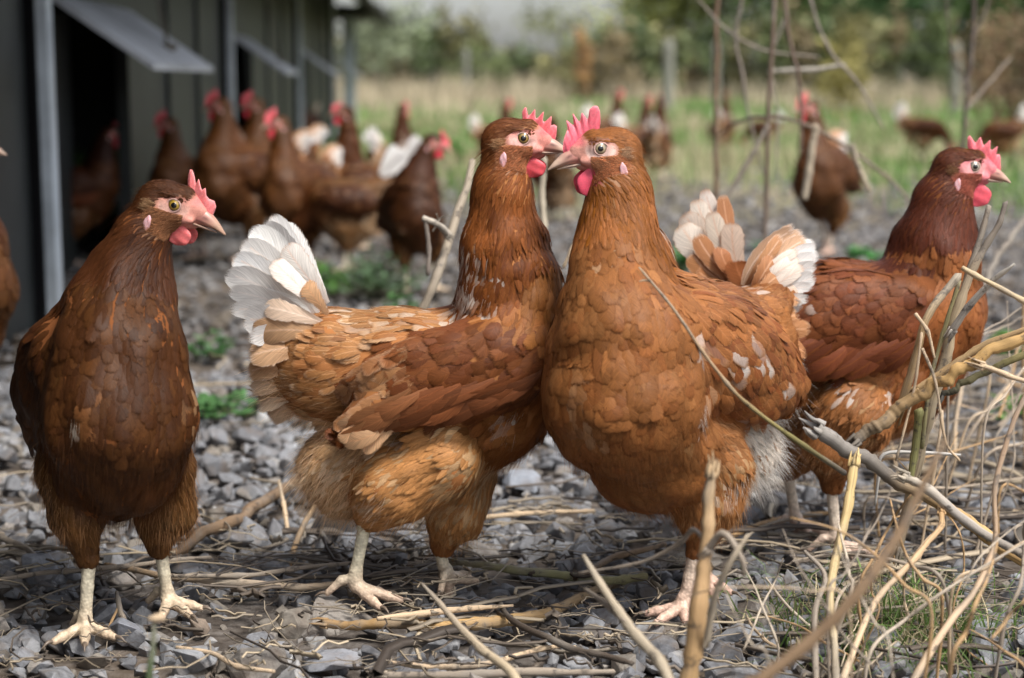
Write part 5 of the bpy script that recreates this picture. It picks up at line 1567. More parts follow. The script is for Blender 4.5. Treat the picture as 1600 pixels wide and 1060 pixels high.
    return dict(prims=pr, head=H, zones=Z, long={'tail': tail, 'wing': wing}, patches=patches, legs=legs, under=(.26, .10, .034),
                comb=dict(base=[(-1, 14), (27, -1)], peaks=[(0, 5, -1), (.04, 15, -2), (.10, 20, -2), (.18, 21, -1), (.25, 19, 0), (.29, 12, 0), (.32, 12, 0), (.38, 19, 2), (.43, 12, 2), (.46, 12, 2), (.52, 21, 5), (.57, 12, 3), (.60, 12, 3), (.67, 18, 6), (.72, 11, 4), (.79, 11, 3), (.87, 8, 3), (.94, 6, 2), (1, 1, 1)], thick=4.2, wave=2.4),
                wattle=(8.5, -24.5, 9.5, 9.5), beak=(39.5, -15), iris=(.44, .39, .26), comb_col=(.74, .09, .15), cheek=(.46, .24, .13), tuft=(.58, .40, .26),
                face=(.62, .29, .23), face_pale=(.72, .50, .44), beak_col=(.60, .45, .36), ear_col=(.68, .40, .42), foot_col=(.60, .36, .28), leg_col=(.74, .58, .46))

def hen_one(P, S):
    k_ = .78
    r = lambda x: x * S
    hd = np.array([.70, -.71, 0]); lf = np.array([-.71, -.70, 0])      # lf: the flank turned to us
    ax = np.stack([-hd * .95 + [0, 0, -.3], lf, np.cross(-hd * .95 + [0, 0, -.3], lf)], 1)
    pr = [
        Cone('neck', P(240, 338, .0), r(34), P(222, 372, .0), r(43), .012),
        Cone('neck', P(222, 372, .0), r(43), P(205, 425, .0), r(60), .008),
        Cone('neck', P(205, 425, .0), r(60), P(190, 478, .0), r(84), .010),
        Cone('breast', P(190, 490, -.005), r(84), P(186, 560, -.025), r(100), .012),
        Cone('breast', P(186, 560, -.025), r(100), P(186, 650, -.035), r(114), .012),
        Cone('breast', P(186, 650, -.035), r(114), P(184, 712, -.025), r(100), .012, flow=P(175, 760, 0) - P(190, 640, 0)),
        Cone('back', P(146, 562, .01), r(98), P(134, 600, .07), r(90), .014),
        Cone('back', P(134, 600, .07), r(88), P(136, 575, .14), r(60), .014),
        Cone('belly', P(190, 700, .0), r(98), P(150, 715, .07), r(88), .012),
        Cone('vent', P(160, 700, .09), r(80), P(140, 690, .13), r(60), .012),
        Cone('thigh', P(118, 740, -.02), r(60), P(122, 800, -.034), r(44), .008),
        Cone('shin', P(122, 805, -.034), r(42), P(138, 872, -.038), r(18), .008),
        Cone('thigh', P(248, 735, .02), r(58), P(256, 800, .024), r(46), .008),
        Cone('shin', P(256, 805, .024), r(42), P(250, 858, .022), r(17), .008),
        Ell('wing', P(114, 612, .005) + lf * .011, (r(130), .018, r(92)), ax, .022, P(70, 720, .1) - P(120, 560, .0)),
    ]
    eye = P(271, 321, -.014)
    H = head_frame(eye, -1, (1.0, -.16), -13.5)
    Z = zones_for({
        'head': [(3, (.17, .052, .018), (.24, .08, .012), 0, .3), (1, (.28, .10, .04), (.28, .10, .04), 0, .2)],
        'neck': [(5, (.19, .056, .018), (.26, .09, .028), .1, .35), (2, (.14, .040, .014), (.22, .07, .02), .1, .3)],
        'breast': [(4, (.17, .056, .018), (.24, .085, .026), .08, .22), (3, (.24, .085, .026), (.18, .06, .018), .08, .22), (1, (.33, .135, .045), (.26, .10, .012), .1, .25)],
        'back': [(4, (.22, .072, .022), (.30, .12, .04), .2, .2), (2, (.17, .052, .018), (.25, .09, .012), .2, .2)],
        'wing': [(4, (.22, .074, .022), (.14, .042, .014), .15, .18), (3, (.28, .10, .032), (.18, .055, .018), .15, .18)],
        'belly': [(3, (.30, .12, .04), (.36, .15, .05), .1, .3), (1, (.36, .16, .06), (.4, .2, .08), 0, .3)],
        'vent': [(3, (.34, .15, .055), (.4, .2, .08), .1, .35)],
        'thigh': [(3, (.33, .135, .042), (.38, .17, .06), .1, .3), (1, (.40, .19, .075), (.44, .22, .1), .1, .3)],
        'shin': [(1, (.30, .12, .04), (.34, .14, .05), 0, .3)],
    }, vent=dict(dcol=(.40, .26, .16), down=2200), belly=dict(dcol=(.38, .2, .10)), thigh=dict(dcol=(.42, .22, .10)), breast=dict(sp=5.4, W=13))
    tail = []
    for i in range(7):
        t = (118 - i * 8, 520 + i * 18)
        tail.append((P(130, 560, .16), P((130 + t[0]) / 2, (560 + t[1]) / 2 - 4, .20), P(t[0] + 20, t[1], .25), np.array([-.6, -.6, .3]), 46 * S, (.30, .12, .05), (.46, .26, .14), .3, .2))
    wing = []
    for i in range(9):
        bx, by = 120 - i * 7, 640 - i * 4; tx, ty = 104 - i * 6, 742 - i * 8; z0 = -.035 + i * .018
        wing.append((P(bx, by, z0), P((bx + tx) / 2 - 4, (by + ty) / 2, z0 + .002), P(tx, ty, z0 + .02), np.array([-.7, -.7, 0]), 32 * S, (.20, .065, .02), (.30, .12, .045), .3, .2))
    def sp(x, y, dy, rad, a, ed=.3, A=(.5, .3, .16), B=(.36, .16, .06)): return (P(x, y, dy), rad, A, B, a, ed)
    patches = [sp(300, 620, -.02, .022, .2), sp(150, 640, -.09, .022, .35, .3, (.30, .12, .04)), sp(118, 655, -.09, .008, .7, .3, (.7, .6, .5))]
    legs = [dict(hock=P(140, 866, -.038), ankle=P(133, 968, -.042), gz=.006, heading=(.35, -.93), spread=(-58, -8, 42), tlen=(36, 34, 34), r=7.0),
            dict(hock=P(250, 852, .022), ankle=P(263, 938, .026), gz=.006, heading=(.6, -.8), spread=(-36, 4, 40), r=7.0)]
    return dict(prims=pr, head=H, zones=Z, long={'tail': tail, 'wing': wing}, patches=patches, legs=legs, under=(.17, .06, .02),
                comb=dict(base=[(4, 15), (27, -1)], peaks=[(0, 4, -2), (.03, 10, -3), (.09, 14, -4), (.17, 15, -4), (.25, 12, -3), (.29, 7, -2), (.33, 7, -2), (.40, 13, -2), (.45, 7, 0), (.50, 6, 0), (.57, 10, 1), (.63, 5, 1), (.74, 5, 1), (.86, 7, 2), (.95, 5, 2), (1, 0, 0)], thick=3.4, wave=2.0),
                wattle=(7.5, -21, 8.5, 7.0), beak=(40, -14.5), iris=(.42, .30, .05), comb_col=(.72, .17, .17), cheek=(.30, .15, .075), tuft=(.42, .26, .14),
                face=(.56, .24, .19), face_pale=(.60, .34, .28), beak_col=(.52, .33, .24), ear_col=(.68, .40, .42), leg_col=(.70, .63, .48), foot_col=(.52, .36, .24))

def hen_four(P, S):
    r = lambda x: x * S
    pr = [
        Cone('neck', P(1490, 268, .0), r(28), P(1474, 312, .0), r(42), .012),
        Cone('neck', P(1474, 312, .0), r(42), P(1464, 365, .0), r(55), .008),
        Cone('neck', P(1464, 365, .0), r(55), P(1456, 412, .0), r(70), .012),
        Cone('breast', P(1460, 410, .0), r(70), P(1444, 490, .0), r(90), .012),
        Cone('breast', P(1444, 490, .0), r(90), P(1420, 570, .0), r(84), .012),
        Cone('back', P(1400, 500, .0), r(86), P(1290, 505, .0), r(90), .012),
        Cone('back', P(1290, 505, .0), r(90), P(1200, 495, .0), r(68), .012),
        Cone('back', P(1200, 490, .0), r(62), P(1165, 455, .0), r(38), .012),
        Cone('belly', P(1400, 590, .0), r(80), P(1320, 640, .0), r(78), .012),
        Cone('vent', P(1300, 620, .0), r(76), P(1240, 600, .0), r(60), .012),
        Cone('thigh', P(1330, 650, -.04), r(66), P(1300, 690, -.042), r(48), .008),
        Cone('shin', P(1300, 700, -.042), r(44), P(1298, 756, -.04), r(17), .008),
        Cone('thigh', P(1280, 660, .012), r(56), P(1250, 690, .034), r(44), .008),
        Cone('shin', P(1250, 690, .034), r(40), P(1232, 736, .034), r(17), .008),
        Ell('wing', P(1320, 505, -.045), (r(135), .024, r(76)), wingM(P, (1460, 470), (1200, 520)), .012, P(1220, 560, 0) - P(1400, 490, 0)),
    ]
    eye = P(1521, 261, -.014)
    H = head_frame(eye, -1, (1.0, -.05), -3.5)
    Z = zones_for({
        'head': [(3, (.13, .035, .016), (.18, .055, .022), 0, .3), (1, (.2, .07, .012), (.2, .07, .012), 0, .2)],
        'neck': [(5, (.12, .030, .014), (.17, .05, .02), .05, .35), (2, (.16, .045, .016), (.2, .06, .02), .1, .3)],
        'breast': [(3, (.36, .13, .044), (.25, .08, .026), .05, .13), (3, (.31, .105, .035), (.21, .065, .02), .05, .13)],
        'back': [(4, (.24, .075, .026), (.30, .11, .04), .25, .2), (2, (.17, .048, .018), (.26, .09, .012), .2, .2)],
        'wing': [(4, (.19, .055, .022), (.13, .036, .016), .15, .18), (3, (.26, .085, .032), (.17, .05, .02), .15, .18), (.5, (.36, .14, .055), (.28, .1, .04), .3, .2)],
        'belly': [(3, (.36, .14, .048), (.42, .19, .07), .1, .3)],
        'vent': [(3, (.38, .16, .06), (.46, .24, .11), .1, .35)],
        'thigh': [(3, (.40, .165, .062), (.46, .22, .09), .1, .3), (1, (.5, .28, .14), (.52, .32, .18), .1, .3)],
        'shin': [(1, (.32, .12, .042), (.36, .15, .06), 0, .3)],
    }, vent=dict(dcol=(.46, .26, .13), down=2200), belly=dict(dcol=(.42, .22, .1)), thigh=dict(dcol=(.46, .24, .11)))
    tail = []
    for (bx, by, tx, ty, w, dep, cA, cB) in [
        (1160, 430, 1100, 292, 34, .010, (.72, .64, .58), (.36, .16, .075)), (1165, 430, 1130, 304, 32, .006, (.40, .18, .085), (.56, .36, .24)), (1155, 435, 1084, 310, 44, .006, (.72, .64, .56), (.40, .19, .09)),
        (1150, 440, 1066, 330, 44, .002, (.68, .58, .50), (.42, .21, .10)), (1148, 445, 1060, 352, 42, -.002, (.72, .64, .56), (.46, .26, .14)),
        (1160, 440, 1112, 330, 40, -.008, (.70, .60, .50), (.38, .17, .08)), (1165, 448, 1140, 345, 40, -.012, (.66, .52, .42), (.36, .15, .06)), (1160, 450, 1090, 372, 40, -.014, (.40, .18, .08), (.62, .46, .34)),
        (1158, 458, 1078, 398, 40, -.012, (.42, .19, .08), (.60, .42, .30)), (1170, 455, 1128, 385, 38, -.018, (.36, .14, .055), (.52, .30, .17)), (1165, 465, 1086, 422, 40, -.014, (.36, .15, .06), (.56, .36, .22)), (1165, 475, 1092, 448, 38, -.010, (.50, .30, .17), (.66, .52, .42)),
        (1182, 470, 1150, 402, 38, -.022, (.34, .12, .045), (.44, .20, .09))]:
        tail.append((P(bx, by, dep), P((bx + tx) / 2 - 8, (by + ty) / 2 - 2, dep - .002), P(tx, ty, dep), np.array([0, -1.0, .25]), w * S, cA, cB, .35, .16))
    wing = []
    for i in range(12):
        bx, by = 1440 - i * 18, 528 + min(i, 3) * 2 - max(0, i - 6) * 2; tx, ty = bx - 78, by + 52 - max(0, i - 7) * 4
        wing.append((P(bx, by, -.066), P((bx + tx) / 2, (by + ty) / 2 + 6, -.069), P(tx, ty, -.062), np.array([0, -1.0, -.1]), 34 * S, (.17, .048, .02), (.24, .08, .012), .3, .2))
    def sp(x, y, dy, rad, a, ed=.3, A=(.76, .71, .66), B=(.5, .28, .15)): return (P(x, y, dy), rad, A, B, a, ed)
    patches = [sp(1310, 475, -.07, .006, .6), sp(1330, 600, -.07, .012, .7), sp(1386, 610, -.06, .010, .6)]
    legs = [dict(hock=P(1298, 748, -.04), ankle=P(1306, 836, -.04), gz=.004, heading=(.9, -.4), r=7.0),
            dict(hock=P(1230, 732, .034), ankle=P(1246, 828, .034) , gz=.004, heading=(.85, -.5), spread=(-40, -2, 30), r=7.0)]
    return dict(prims=pr, head=H, zones=Z, long={'tail': tail, 'wing': wing}, patches=patches, legs=legs, under=(.16, .055, .02),
                comb=dict(base=[(-2, 14), (27, 0)], peaks=[(0, 3, -2), (.05, 12, -4), (.11, 15, -4), (.17, 9, -1), (.21, 9, -1), (.29, 16, 0), (.35, 9, 1), (.39, 9, 1), (.48, 16, 3), (.54, 8, 2), (.60, 8, 2), (.69, 14, 4), (.75, 7, 2), (.82, 9, 3), (.90, 7, 2), (1, 2, 0)], thick=3.6, wave=1.6),
                wattle=(8.5, -24, 10, 9.0), beak=(37, -13), iris=(.42, .40, .33), comb_col=(.76, .11, .15), cheek=(.36, .13, .09), tuft=(.34, .19, .10),
                face=(.68, .20, .22), face_pale=(.70, .32, .32), beak_col=(.58, .40, .32), ear_col=(.68, .40, .42), leg_col=(.74, .62, .50), foot_col=(.58, .38, .30))
def mirror_side(sp, yc=0.0):
    """give a bird drawn from one side its other wing"""
    ex = []
    for q in sp['prims']:
        if isinstance(q, Ell) and q.zone == 'wing':
            c = q.c.copy(); c[1] = 2 * yc - c[1]; ex.append(Ell('wing', c, q.r, q.M, q.k, q.flow))
    sp['prims'] += ex
    m = np.array([1, -1, 1.0]); o = np.array([0, 2 * yc, 0])
    for L in [l for l in sp['long'].get('wing', [])]:
        sp['long']['wing'].append((L[0] * m + o, L[1] * m + o, L[2] * m + o, np.asarray(L[3]) * m, *L[4:]))
    sp['lat'] = yc
    return sp
def persp(Y):
    return (lambda px, py, dy=0.0: PX(px, py, Y + dy)), MPP(Y)
def ortho(cx, gy, s):
    """the same drawing laid out flat: pixel -> x, depth -> y, height above the ground"""
    return (lambda px, py, dy=0.0: np.array([(px - cx) * s, dy, (gy - py) * s])), s
for (fn, Y, px, seed, lab) in [
        (hen_one, 1.355, 160, 1, 'dark chestnut hen at the left, breast to the camera and head turned right'),
        (hen_two, 1.42, 640, 2, 'tan backed hen with white streaked neck and white tail, walking right'),
        (hen_three, 1.375, 1060, 3, 'orange brown hen facing left with white fluff under its tail'),
        (hen_four, 1.60, 1300, 4, 'dark necked hen behind the dry stalks, facing right')]:
    P_, S_ = persp(Y)
    sp_ = fn(P_, S_)
    if fn is hen_one:
        for z_ in sp_['zones'].values(): z_['pal'] = [(w, tuple(np.array(a) * [.46, .50, .52]), tuple(np.array(b) * [.54, .58, .58]), c, e) for (w, a, b, c, e) in z_['pal']]
    if fn in (hen_two, hen_four): sp_ = mirror_side(sp_, Y + .01)
    h = build_hen('hen', PX(px, 930, Y) * [1, 1, 0], sp_, 0, seed)
    tag(h, lab, 'hen', 'hens standing in front')
# ------------------------------------------------------------------ the flock behind
def hen_peck(P, S):
    r = lambda x: x * S
    b = hen_two(P, S)
    pr = [
        Cone('back', P(770, 590, 0), r(88), P(640, 590, 0), r(92), .014),
        Cone('back', P(640, 590, 0), r(92), P(530, 570, 0), r(80), .014),
        Cone('back', P(510, 555, 0), r(70), P(460, 530, 0), r(48), .014),
        Cone('breast', P(800, 620, 0), r(80), P(760, 660, 0), r(76), .014),
        Cone('neck', P(925, 760, 0), r(30), P(890, 690, 0), r(48), .02),
        Cone('neck', P(890, 690, 0), r(48), P(830, 620, 0), r(68), .014),
        Cone('belly', P(740, 680, 0), r(76), P(620, 720, 0), r(76), .014),
        Cone('vent', P(600, 700, 0), r(76), P(550, 700, 0), r(60), .014),
        Cone('thigh', P(680, 740, -.03), r(58), P(650, 790, -.03), r(40), .02),
        Cone('thigh', P(680, 740, .014), r(58), P(670, 790, .014), r(40), .02),
        Ell('wing', P(680, 590, -.045), (r(150), .024, r(66)), wingM(P, (850, 560), (560, 610)), .012, P(560, 640, 0) - P(760, 560, 0)),
        Ell('wing', P(680, 590, .045), (r(150), .024, r(66)), wingM(P, (850, 560), (560, 610)), .012, P(560, 640, 0) - P(760, 560, 0)),
    ]
    b['prims'] = pr; b['head'] = head_frame(P(945, 800, -.013), -1, (1, 0), -42)
    b['legs'] = [dict(hock=P(655, 805, -.03), ankle=P(640, 905, -.03), gz=.004, heading=(1, 0)), dict(hock=P(672, 805, .014), ankle=P(680, 905, .014), gz=.004, heading=(1, 0))]
    b['patches'] = []; b['lat'] = 0.0
    b['long']['wing'] = []
    return b
SC = .000533
BASE = {}
def base_hen(kind):
    if kind == 'two': P, S = ortho(640, 945, SC); sp = mirror_side(hen_two(P, S), .01)
    elif kind == 'peck': P, S = ortho(660, 945, SC); sp = hen_peck(P, S)
    elif kind == 'three': P, S = ortho(1060, 990, SC * .96); sp = hen_three(P, S)
    elif kind == 'one': P, S = ortho(190, 1005, SC * .95); sp = hen_one(P, S)
    else: P, S = ortho(1300, 865, .000605); sp = mirror_side(hen_four(P, S), 0)
    sp['comb'] = dict(sp['comb']); sp['comb']['peaks'] = [(a, b * 1.25, c) for a, b, c in sp['comb']['peaks']]; sp['comb']['thick'] = 6.5
    sp['comb_col'] = (.72, .06, .09); sp['face'] = (.66, .16, .16); sp['face_pale'] = (.62, .26, .24); w = sp['wattle']; sp['wattle'] = (w[0], w[1] - 2, w[2] * 1.2, w[3] * 1.25)
    return sp
def copy_tree(o):
    def rec(a, parent):
        c = a.copy(); COL.objects.link(c)
        if parent is not None: c.parent = parent; c.matrix_parent_inverse = a.matrix_parent_inverse.copy()
        for ch in a.children: rec(ch, c)
        return c
    return rec(o, None)
FLOCK = [  # kind, foot pixel, heading, scale, label
    ('one', (655, 462), -45, .92, 'brown hen with a bright red comb behind the tail of the tan backed hen'),
    ('three', (300, 408), 228, .88, 'shaded hen bending its head left, right of the dark doorway'),
    ('three', (384, 412), 214, 1.0, 'tallest of the shaded hens, comb up against the second post'),
    ('three', (432, 372), 222, .98, 'hen half hidden between the tall shaded hen and the big combed one'),
    ('three', (474, 424), 236, .90, 'hen with a big pink comb just behind the white tail tip'),
    ('two', (590, 392), 183, .94, 'hen in side view facing left with a white patch on its back'),
    ('two', (612, 330), 60, .90, 'hen turned away behind the side view hen, pale tail showing'),
    ('peck', (545, 428), 188, .92, 'crouching hen feeding with its head down in front of the side view hen'),
    ('four', (483, 250), 250, .95, 'very small dark hen far off by the third post'),
    ('four', (108, 415), 20, .88, 'nearly black hen standing in the open doorway'),
    ('two', (770, 262), 15, .85, 'far hen of which little more than a head shows above the green weeds'),
    ('two', (872, 350), 105, .82, 'hen seen from behind under the two touching beaks'),
    ('two', (945, 248), 25, .95, 'distant hen with an upright pale tail, right above the pale comb'),
    ('two', (992, 270), 40, .90, 'pale backed hen beside the one with the white upright tail'),
    ('two', (1026, 284), 78, .92, 'hen walking away with a white upright tail, right of the two heads'),
    ('two', (1128, 244), 70, .9, 'distant pale tailed hen behind the bare sapling'),
    ('peck', (1192, 236), 170, .8, 'distant orange brown hen feeding between the bramble stems'),
    ('three', (1290, 402), 238, .98, 'hen with a pink comb and white tail behind the arching bramble'),
    ('peck', (1440, 252), -12, 1.0, 'distant hen feeding, white rear raised, in the green grass'),
    ('peck', (1565, 262), 196, 1.0, 'blurred pale hen feeding near the right edge'),
]
HEAD0 = {'two': 0, 'peck': 0, 'four': 0, 'three': 229, 'one': -45}
def build_flock():
    used = {}
    for (kind, fp, hd, sc, lab) in FLOCK:
        if kind not in used:
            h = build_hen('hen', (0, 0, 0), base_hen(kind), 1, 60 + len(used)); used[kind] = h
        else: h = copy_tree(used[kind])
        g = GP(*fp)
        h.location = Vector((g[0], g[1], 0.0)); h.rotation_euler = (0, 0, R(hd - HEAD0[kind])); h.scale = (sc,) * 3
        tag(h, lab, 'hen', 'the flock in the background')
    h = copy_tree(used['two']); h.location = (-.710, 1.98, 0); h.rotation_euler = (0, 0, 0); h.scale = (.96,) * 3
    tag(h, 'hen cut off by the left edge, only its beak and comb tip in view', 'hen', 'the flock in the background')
build_flock()
# ------------------------------------------------------------------ dead stems, twigs, saplings, weeds
def stem_mat():
    m, nt, bs = new_mat('dry_stem')
    col = attr_n(nt, 'Col'); uv = N(nt, 'ShaderNodeUVMap').outputs[0]
    mp = N(nt, 'ShaderNodeMapping'); mp.inputs['Scale'].default_value = (16, 9, 1); nt.links.new(uv, mp.inputs[0])
    st = noise_n(nt, 1.0, 4, 0.65, mp.outputs[0]).outputs[0]
    tc = N(nt, 'ShaderNodeTexCoord'); sp = noise_n(nt, 90, 5, 0.7, tc.outputs['Object']).outputs[0]
    c = mix_n(nt, 1.0, col.outputs['Color'], ramp_n(nt, st, [(0.3, 0.42), (0.46, 0.95), (0.72, 1.25)]), 'MULTIPLY')
    c = mix_n(nt, math_n(nt, 'MULTIPLY', ramp_n(nt, sp, [(0.56, 0), (0.64, 1)]), 0.75), c, (.05, .04, .035))
    lf = noise_n(nt, 22, 3, 0.6, tc.outputs['Object']).outputs[0]
    c = mix_n(nt, math_n(nt, 'MULTIPLY', ramp_n(nt, lf, [(0.5, 0), (0.66, 1)]), 0.55), c, (.24, .215, .185))
    nt.links.new(c, bs.inputs['Base Color']); bs.inputs['Roughness'].default_value = 0.62; bs.inputs['Specular IOR Level'].default_value = 0.3
    bump_n(nt, bs, st, 0.6, 0.0010)
    return m
M_STEM = stem_mat()
TAN, PALE, GREY, BROWN, DARK, GREEN = (.44, .28, .14), (.56, .42, .28), (.29, .24, .19), (.19, .125, .075), (.075, .058, .045), (.19, .165, .085)
RS = np.random.RandomState(404)
def stem(label, parts, name='dry_stem', cat='stem', group=None, base=None):
    """parts: list of (pixel points, depth or list of depths or 'g' for lying on the ground, radii in photo pixels, colour or list of colours)"""
    root = None; meshes = []
    for k, (pts, Y, rad, col) in enumerate(parts):
        if isinstance(Y, str):
            z = .012 if len(Y) == 1 else float(Y[1:]) * .001
            W = np.array([GP(p[0], p[1], z + (p[2] if len(p) > 2 else 0)) for p in pts]); ym = W[:, 1].mean()
        else:
            Ys = [Y] * len(pts) if isinstance(Y, (int, float)) else Y
            W = np.array([PX(p[0], p[1], y) for p, y in zip(pts, Ys)]); ym = np.mean(Ys)
            if k == 0 and pts[-1][1] > 1050 and ym < 1.35 and W[-1][2] > .01:     # carries on down to the ground below the frame
                d = norm(W[-1] - W[-2]); d = norm(np.array([d[0] * .5, d[1] * .5, -abs(d[2]) - .3]))
                W = np.vstack([W, W[-1] + d * (W[-1][2] / -d[2])]); rad = list(rad) + [rad[-1]]
            elif k == 0 and ('tangle' in label or 'thicket' in label) and W[0][2] > .02 and RS.rand() < .8:
                W = np.vstack([W[0] * [1, 1, 0] + [RS.normal(0, .02), RS.uniform(0, .03), 0], W])
            elif k == 0 and pts[-1][0] >= 1610 and W[-1][2] > .02:                    # or on past the right edge until it meets the ground
                d = norm(W[-1] - W[-2]); e = W[-1] + d * .12; g_ = e + d * [.6, .6, 0] * .25; g_[2] = .005
                W = np.vstack([W, e, g_]); rad = list(rad) + [rad[-1], rad[-1] * .8]
        s = MPP(ym); n = max(10, len(pts) * 7)
        L = np.linalg.norm(np.diff(W, axis=0), axis=1).sum(); n = int(min(130, max(14, L / .005)))
        V, F, F3, U = tube(W, [r_ * s for r_ in rad], 8, n, rough=.07, rng=RS)
        # gentle crookedness, and the swollen joints of the stem
        m_ = max(4, n // 5); j = RS.normal(0, 1, (m_, 3)); tt = np.linspace(0, m_ - 1, n)
        j = np.stack([np.interp(tt, np.arange(m_), j[:, q]) for q in range(3)], 1) * np.mean(rad) * s * .35
        cen = V[:n * 8].reshape(n, 8, 3).mean(1)
        dist = np.linspace(0, L, n); bump = np.zeros(n)
        for nd in np.arange(RS.uniform(.01, .04), L, RS.uniform(.035, .07)): bump += (.30 if np.max(rad) * s < .0028 else .11) * np.exp(-((dist - nd - RS.normal(0, .006)) / .0035) ** 2)
        V[:n * 8] = np.repeat(cen + j, 8, 0) + (V[:n * 8] - np.repeat(cen, 8, 0)) * (1 + np.repeat(bump, 8)[:, None])
        cols = np.array(col if isinstance(col, list) else [col]); t = np.linspace(0, 1, n)
        C = np.stack([np.interp(t, np.linspace(0, 1, len(cols)), cols[:, q]) if len(cols) > 1 else np.full(n, cols[0, q]) for q in range(3)], 1)
        C = np.vstack([np.repeat(C, 8, 0), C[:1] * .9, C[-1:] * .9])
        meshes.append((V, F, F3, U, C, W))
    O = meshes[0][5][0]
    def mk(nm, ms, parent):
        ms = list(ms)
        for (V, F, F3, U, C, W) in list(ms):
            r0 = np.linalg.norm(V[0] - V[4]) * .5
            if r0 < .0022: continue
            a = V[:8].mean(0); d = norm(a - V[16:24].mean(0))
            for q in range(7):
                b = V[q]; Ls = RS.uniform(.004, .014)
                Vs, Fs, F3s, Us = tube(np.array([b - d * .003, b + d * Ls * .5, b + d * Ls + RS.normal(0, .001, 3)]), [r0 * .42, r0 * .3, r0 * .06], 5, 5)
                ms.append((Vs, Fs, F3s, Us, np.tile(C[0] * RS.uniform(.7, 1.5), (len(Vs), 1)), W))
        mb = MB()
        for (V, F, F3, U, C, W) in ms:
            mb.add(V - O, F, C, U); mb.f3.append(F3 + mb.n - len(V))
        return mb.build(nm, M_STEM, parent)
    if len(meshes) == 1:
        o = mk(name, meshes, None); o.location = Vector(O)
    else:
        o = empty(name, O)
        mk('stalk', meshes[:1], o)
        for m_ in meshes[1:]: mk('branch', [m_], o)
    return tag(o, label, cat, group)

# --- lying on the stones
GRP = 'stems lying on the ground'
G_ = [
    ('brown branch lying on the gravel between the left hen and the tan backed hen', [([(268, 868), (330, 830), (400, 792), (470, 745)], 'g18', [7, 9, 10, 8], BROWN)]),
    ('long pale stem on the gravel behind the feet of the left hen', [([(165, 885), (260, 902), (360, 910), (470, 915), (560, 912)], 'g16', [4, 6, 7, 6, 4], [TAN, GREY, PALE])]),
    ('thin grey stem running past the back toe of the tan backed hen', [([(255, 900), (380, 900), (470, 888), (560, 880)], 'g22', [3, 4, 4, 3], GREY)]),
    ('greenish stem on the ground between the two middle hens', [([(712, 876), (790, 888), (870, 898), (950, 905), (1010, 902)], 'g20', [5, 7, 7, 8, 6], [GREEN, (.28, .27, .14), GREEN])]),
    ('thick tan stalk lying under the front foot of the tan backed hen', [([(505, 968), (600, 973), (700, 978), (800, 968), (880, 946), (970, 905)], 'g12', [7, 9, 10, 10, 9, 7], [(.30, .19, .09), (.46, .29, .12), (.24, .18, .12)])]),
    ('splintered pale stem pressed down by the foot of the tan backed hen', [([(590, 968), (660, 958), (730, 950), (800, 945)], 'g24', [4, 6, 5, 2], PALE)]),
    ('dark crooked twig at the bottom, right of the pale pointed stem', [([(775, 935), (800, 970), (850, 998), (920, 1020), (990, 1036)], 'g20', [4, 5, 6, 6, 4], DARK)]),
    ('pale bent twig at the bottom edge under the pale pointed stem', [([(592, 1034), (680, 1042), (760, 1038), (850, 1012), (900, 1010)], 'g14', [3, 5, 5, 4, 2], PALE)]),
    ('grey stem along the bottom edge, left of the upright stalk', [([(600, 1052), (720, 1056), (840, 1050), (960, 1050)], 'g14', [6, 7, 7, 4], GREY)]),
    ('pale stem behind the pale fluff of the orange brown hen', [([(690, 818), (780, 806), (860, 800), (930, 800)], 'g16', [3, 4, 4, 3], PALE)]),
    ('tan stem lying between the legs of the two hens on the right', [([(1130, 842), (1210, 812), (1300, 800)], 'g16', [4, 5, 4], TAN)]),
    ('short dark twig leaning behind the back toe of the tan backed hen', [([(500, 830), (520, 860), (545, 892)], [1.62, 1.55, 1.5], [4, 6, 5], DARK)]),
    ('thin tan stalk leaning up behind the belly of the tan backed hen', [([(450, 885), (470, 835), (497, 785)], [1.56, 1.6, 1.64], [5, 5, 4], TAN)]),
    ('thin upright reed beside the leaning tan stalk', [([(438, 750), (446, 800), (452, 855)], [1.72, 1.68, 1.64], [2.5, 4, 3], PALE)]),
    ('forked little twig standing in front of the left hen between its feet', [([(185, 925), (190, 960), (202, 985)], [1.38, 1.35, 1.33], [3, 5, 4], GREY), ([(186, 948), (172, 975), (165, 990)], [1.36, 1.34, 1.33], [2.5, 2], TAN)]),
    ('brown branch leaning behind the orange brown hen toward the left', [([(905, 905), (960, 872), (1040, 850)], 'g20', [4, 6, 4], BROWN)]),
    ('pale bowed stem curving at the lower left bottom by the brown stone', [([(275, 1012), (330, 1020), (370, 1040), (430, 1050)], 'g16', [3, 4, 4, 3], PALE)]),
    ('tan stem lying at the far left edge on the gravel', [([(0, 838), (30, 852), (62, 872)], 'g20', [6, 6, 3], GREY)]),
    ('stem crossing the ground behind both legs of the left hen', [([(0, 905), (60, 895), (130, 892), (250, 880), (330, 872)], 'g20', [3, 4, 4, 4, 3], GREY)]),
]
for lab, parts in G_: stem(lab, parts, group=GRP)

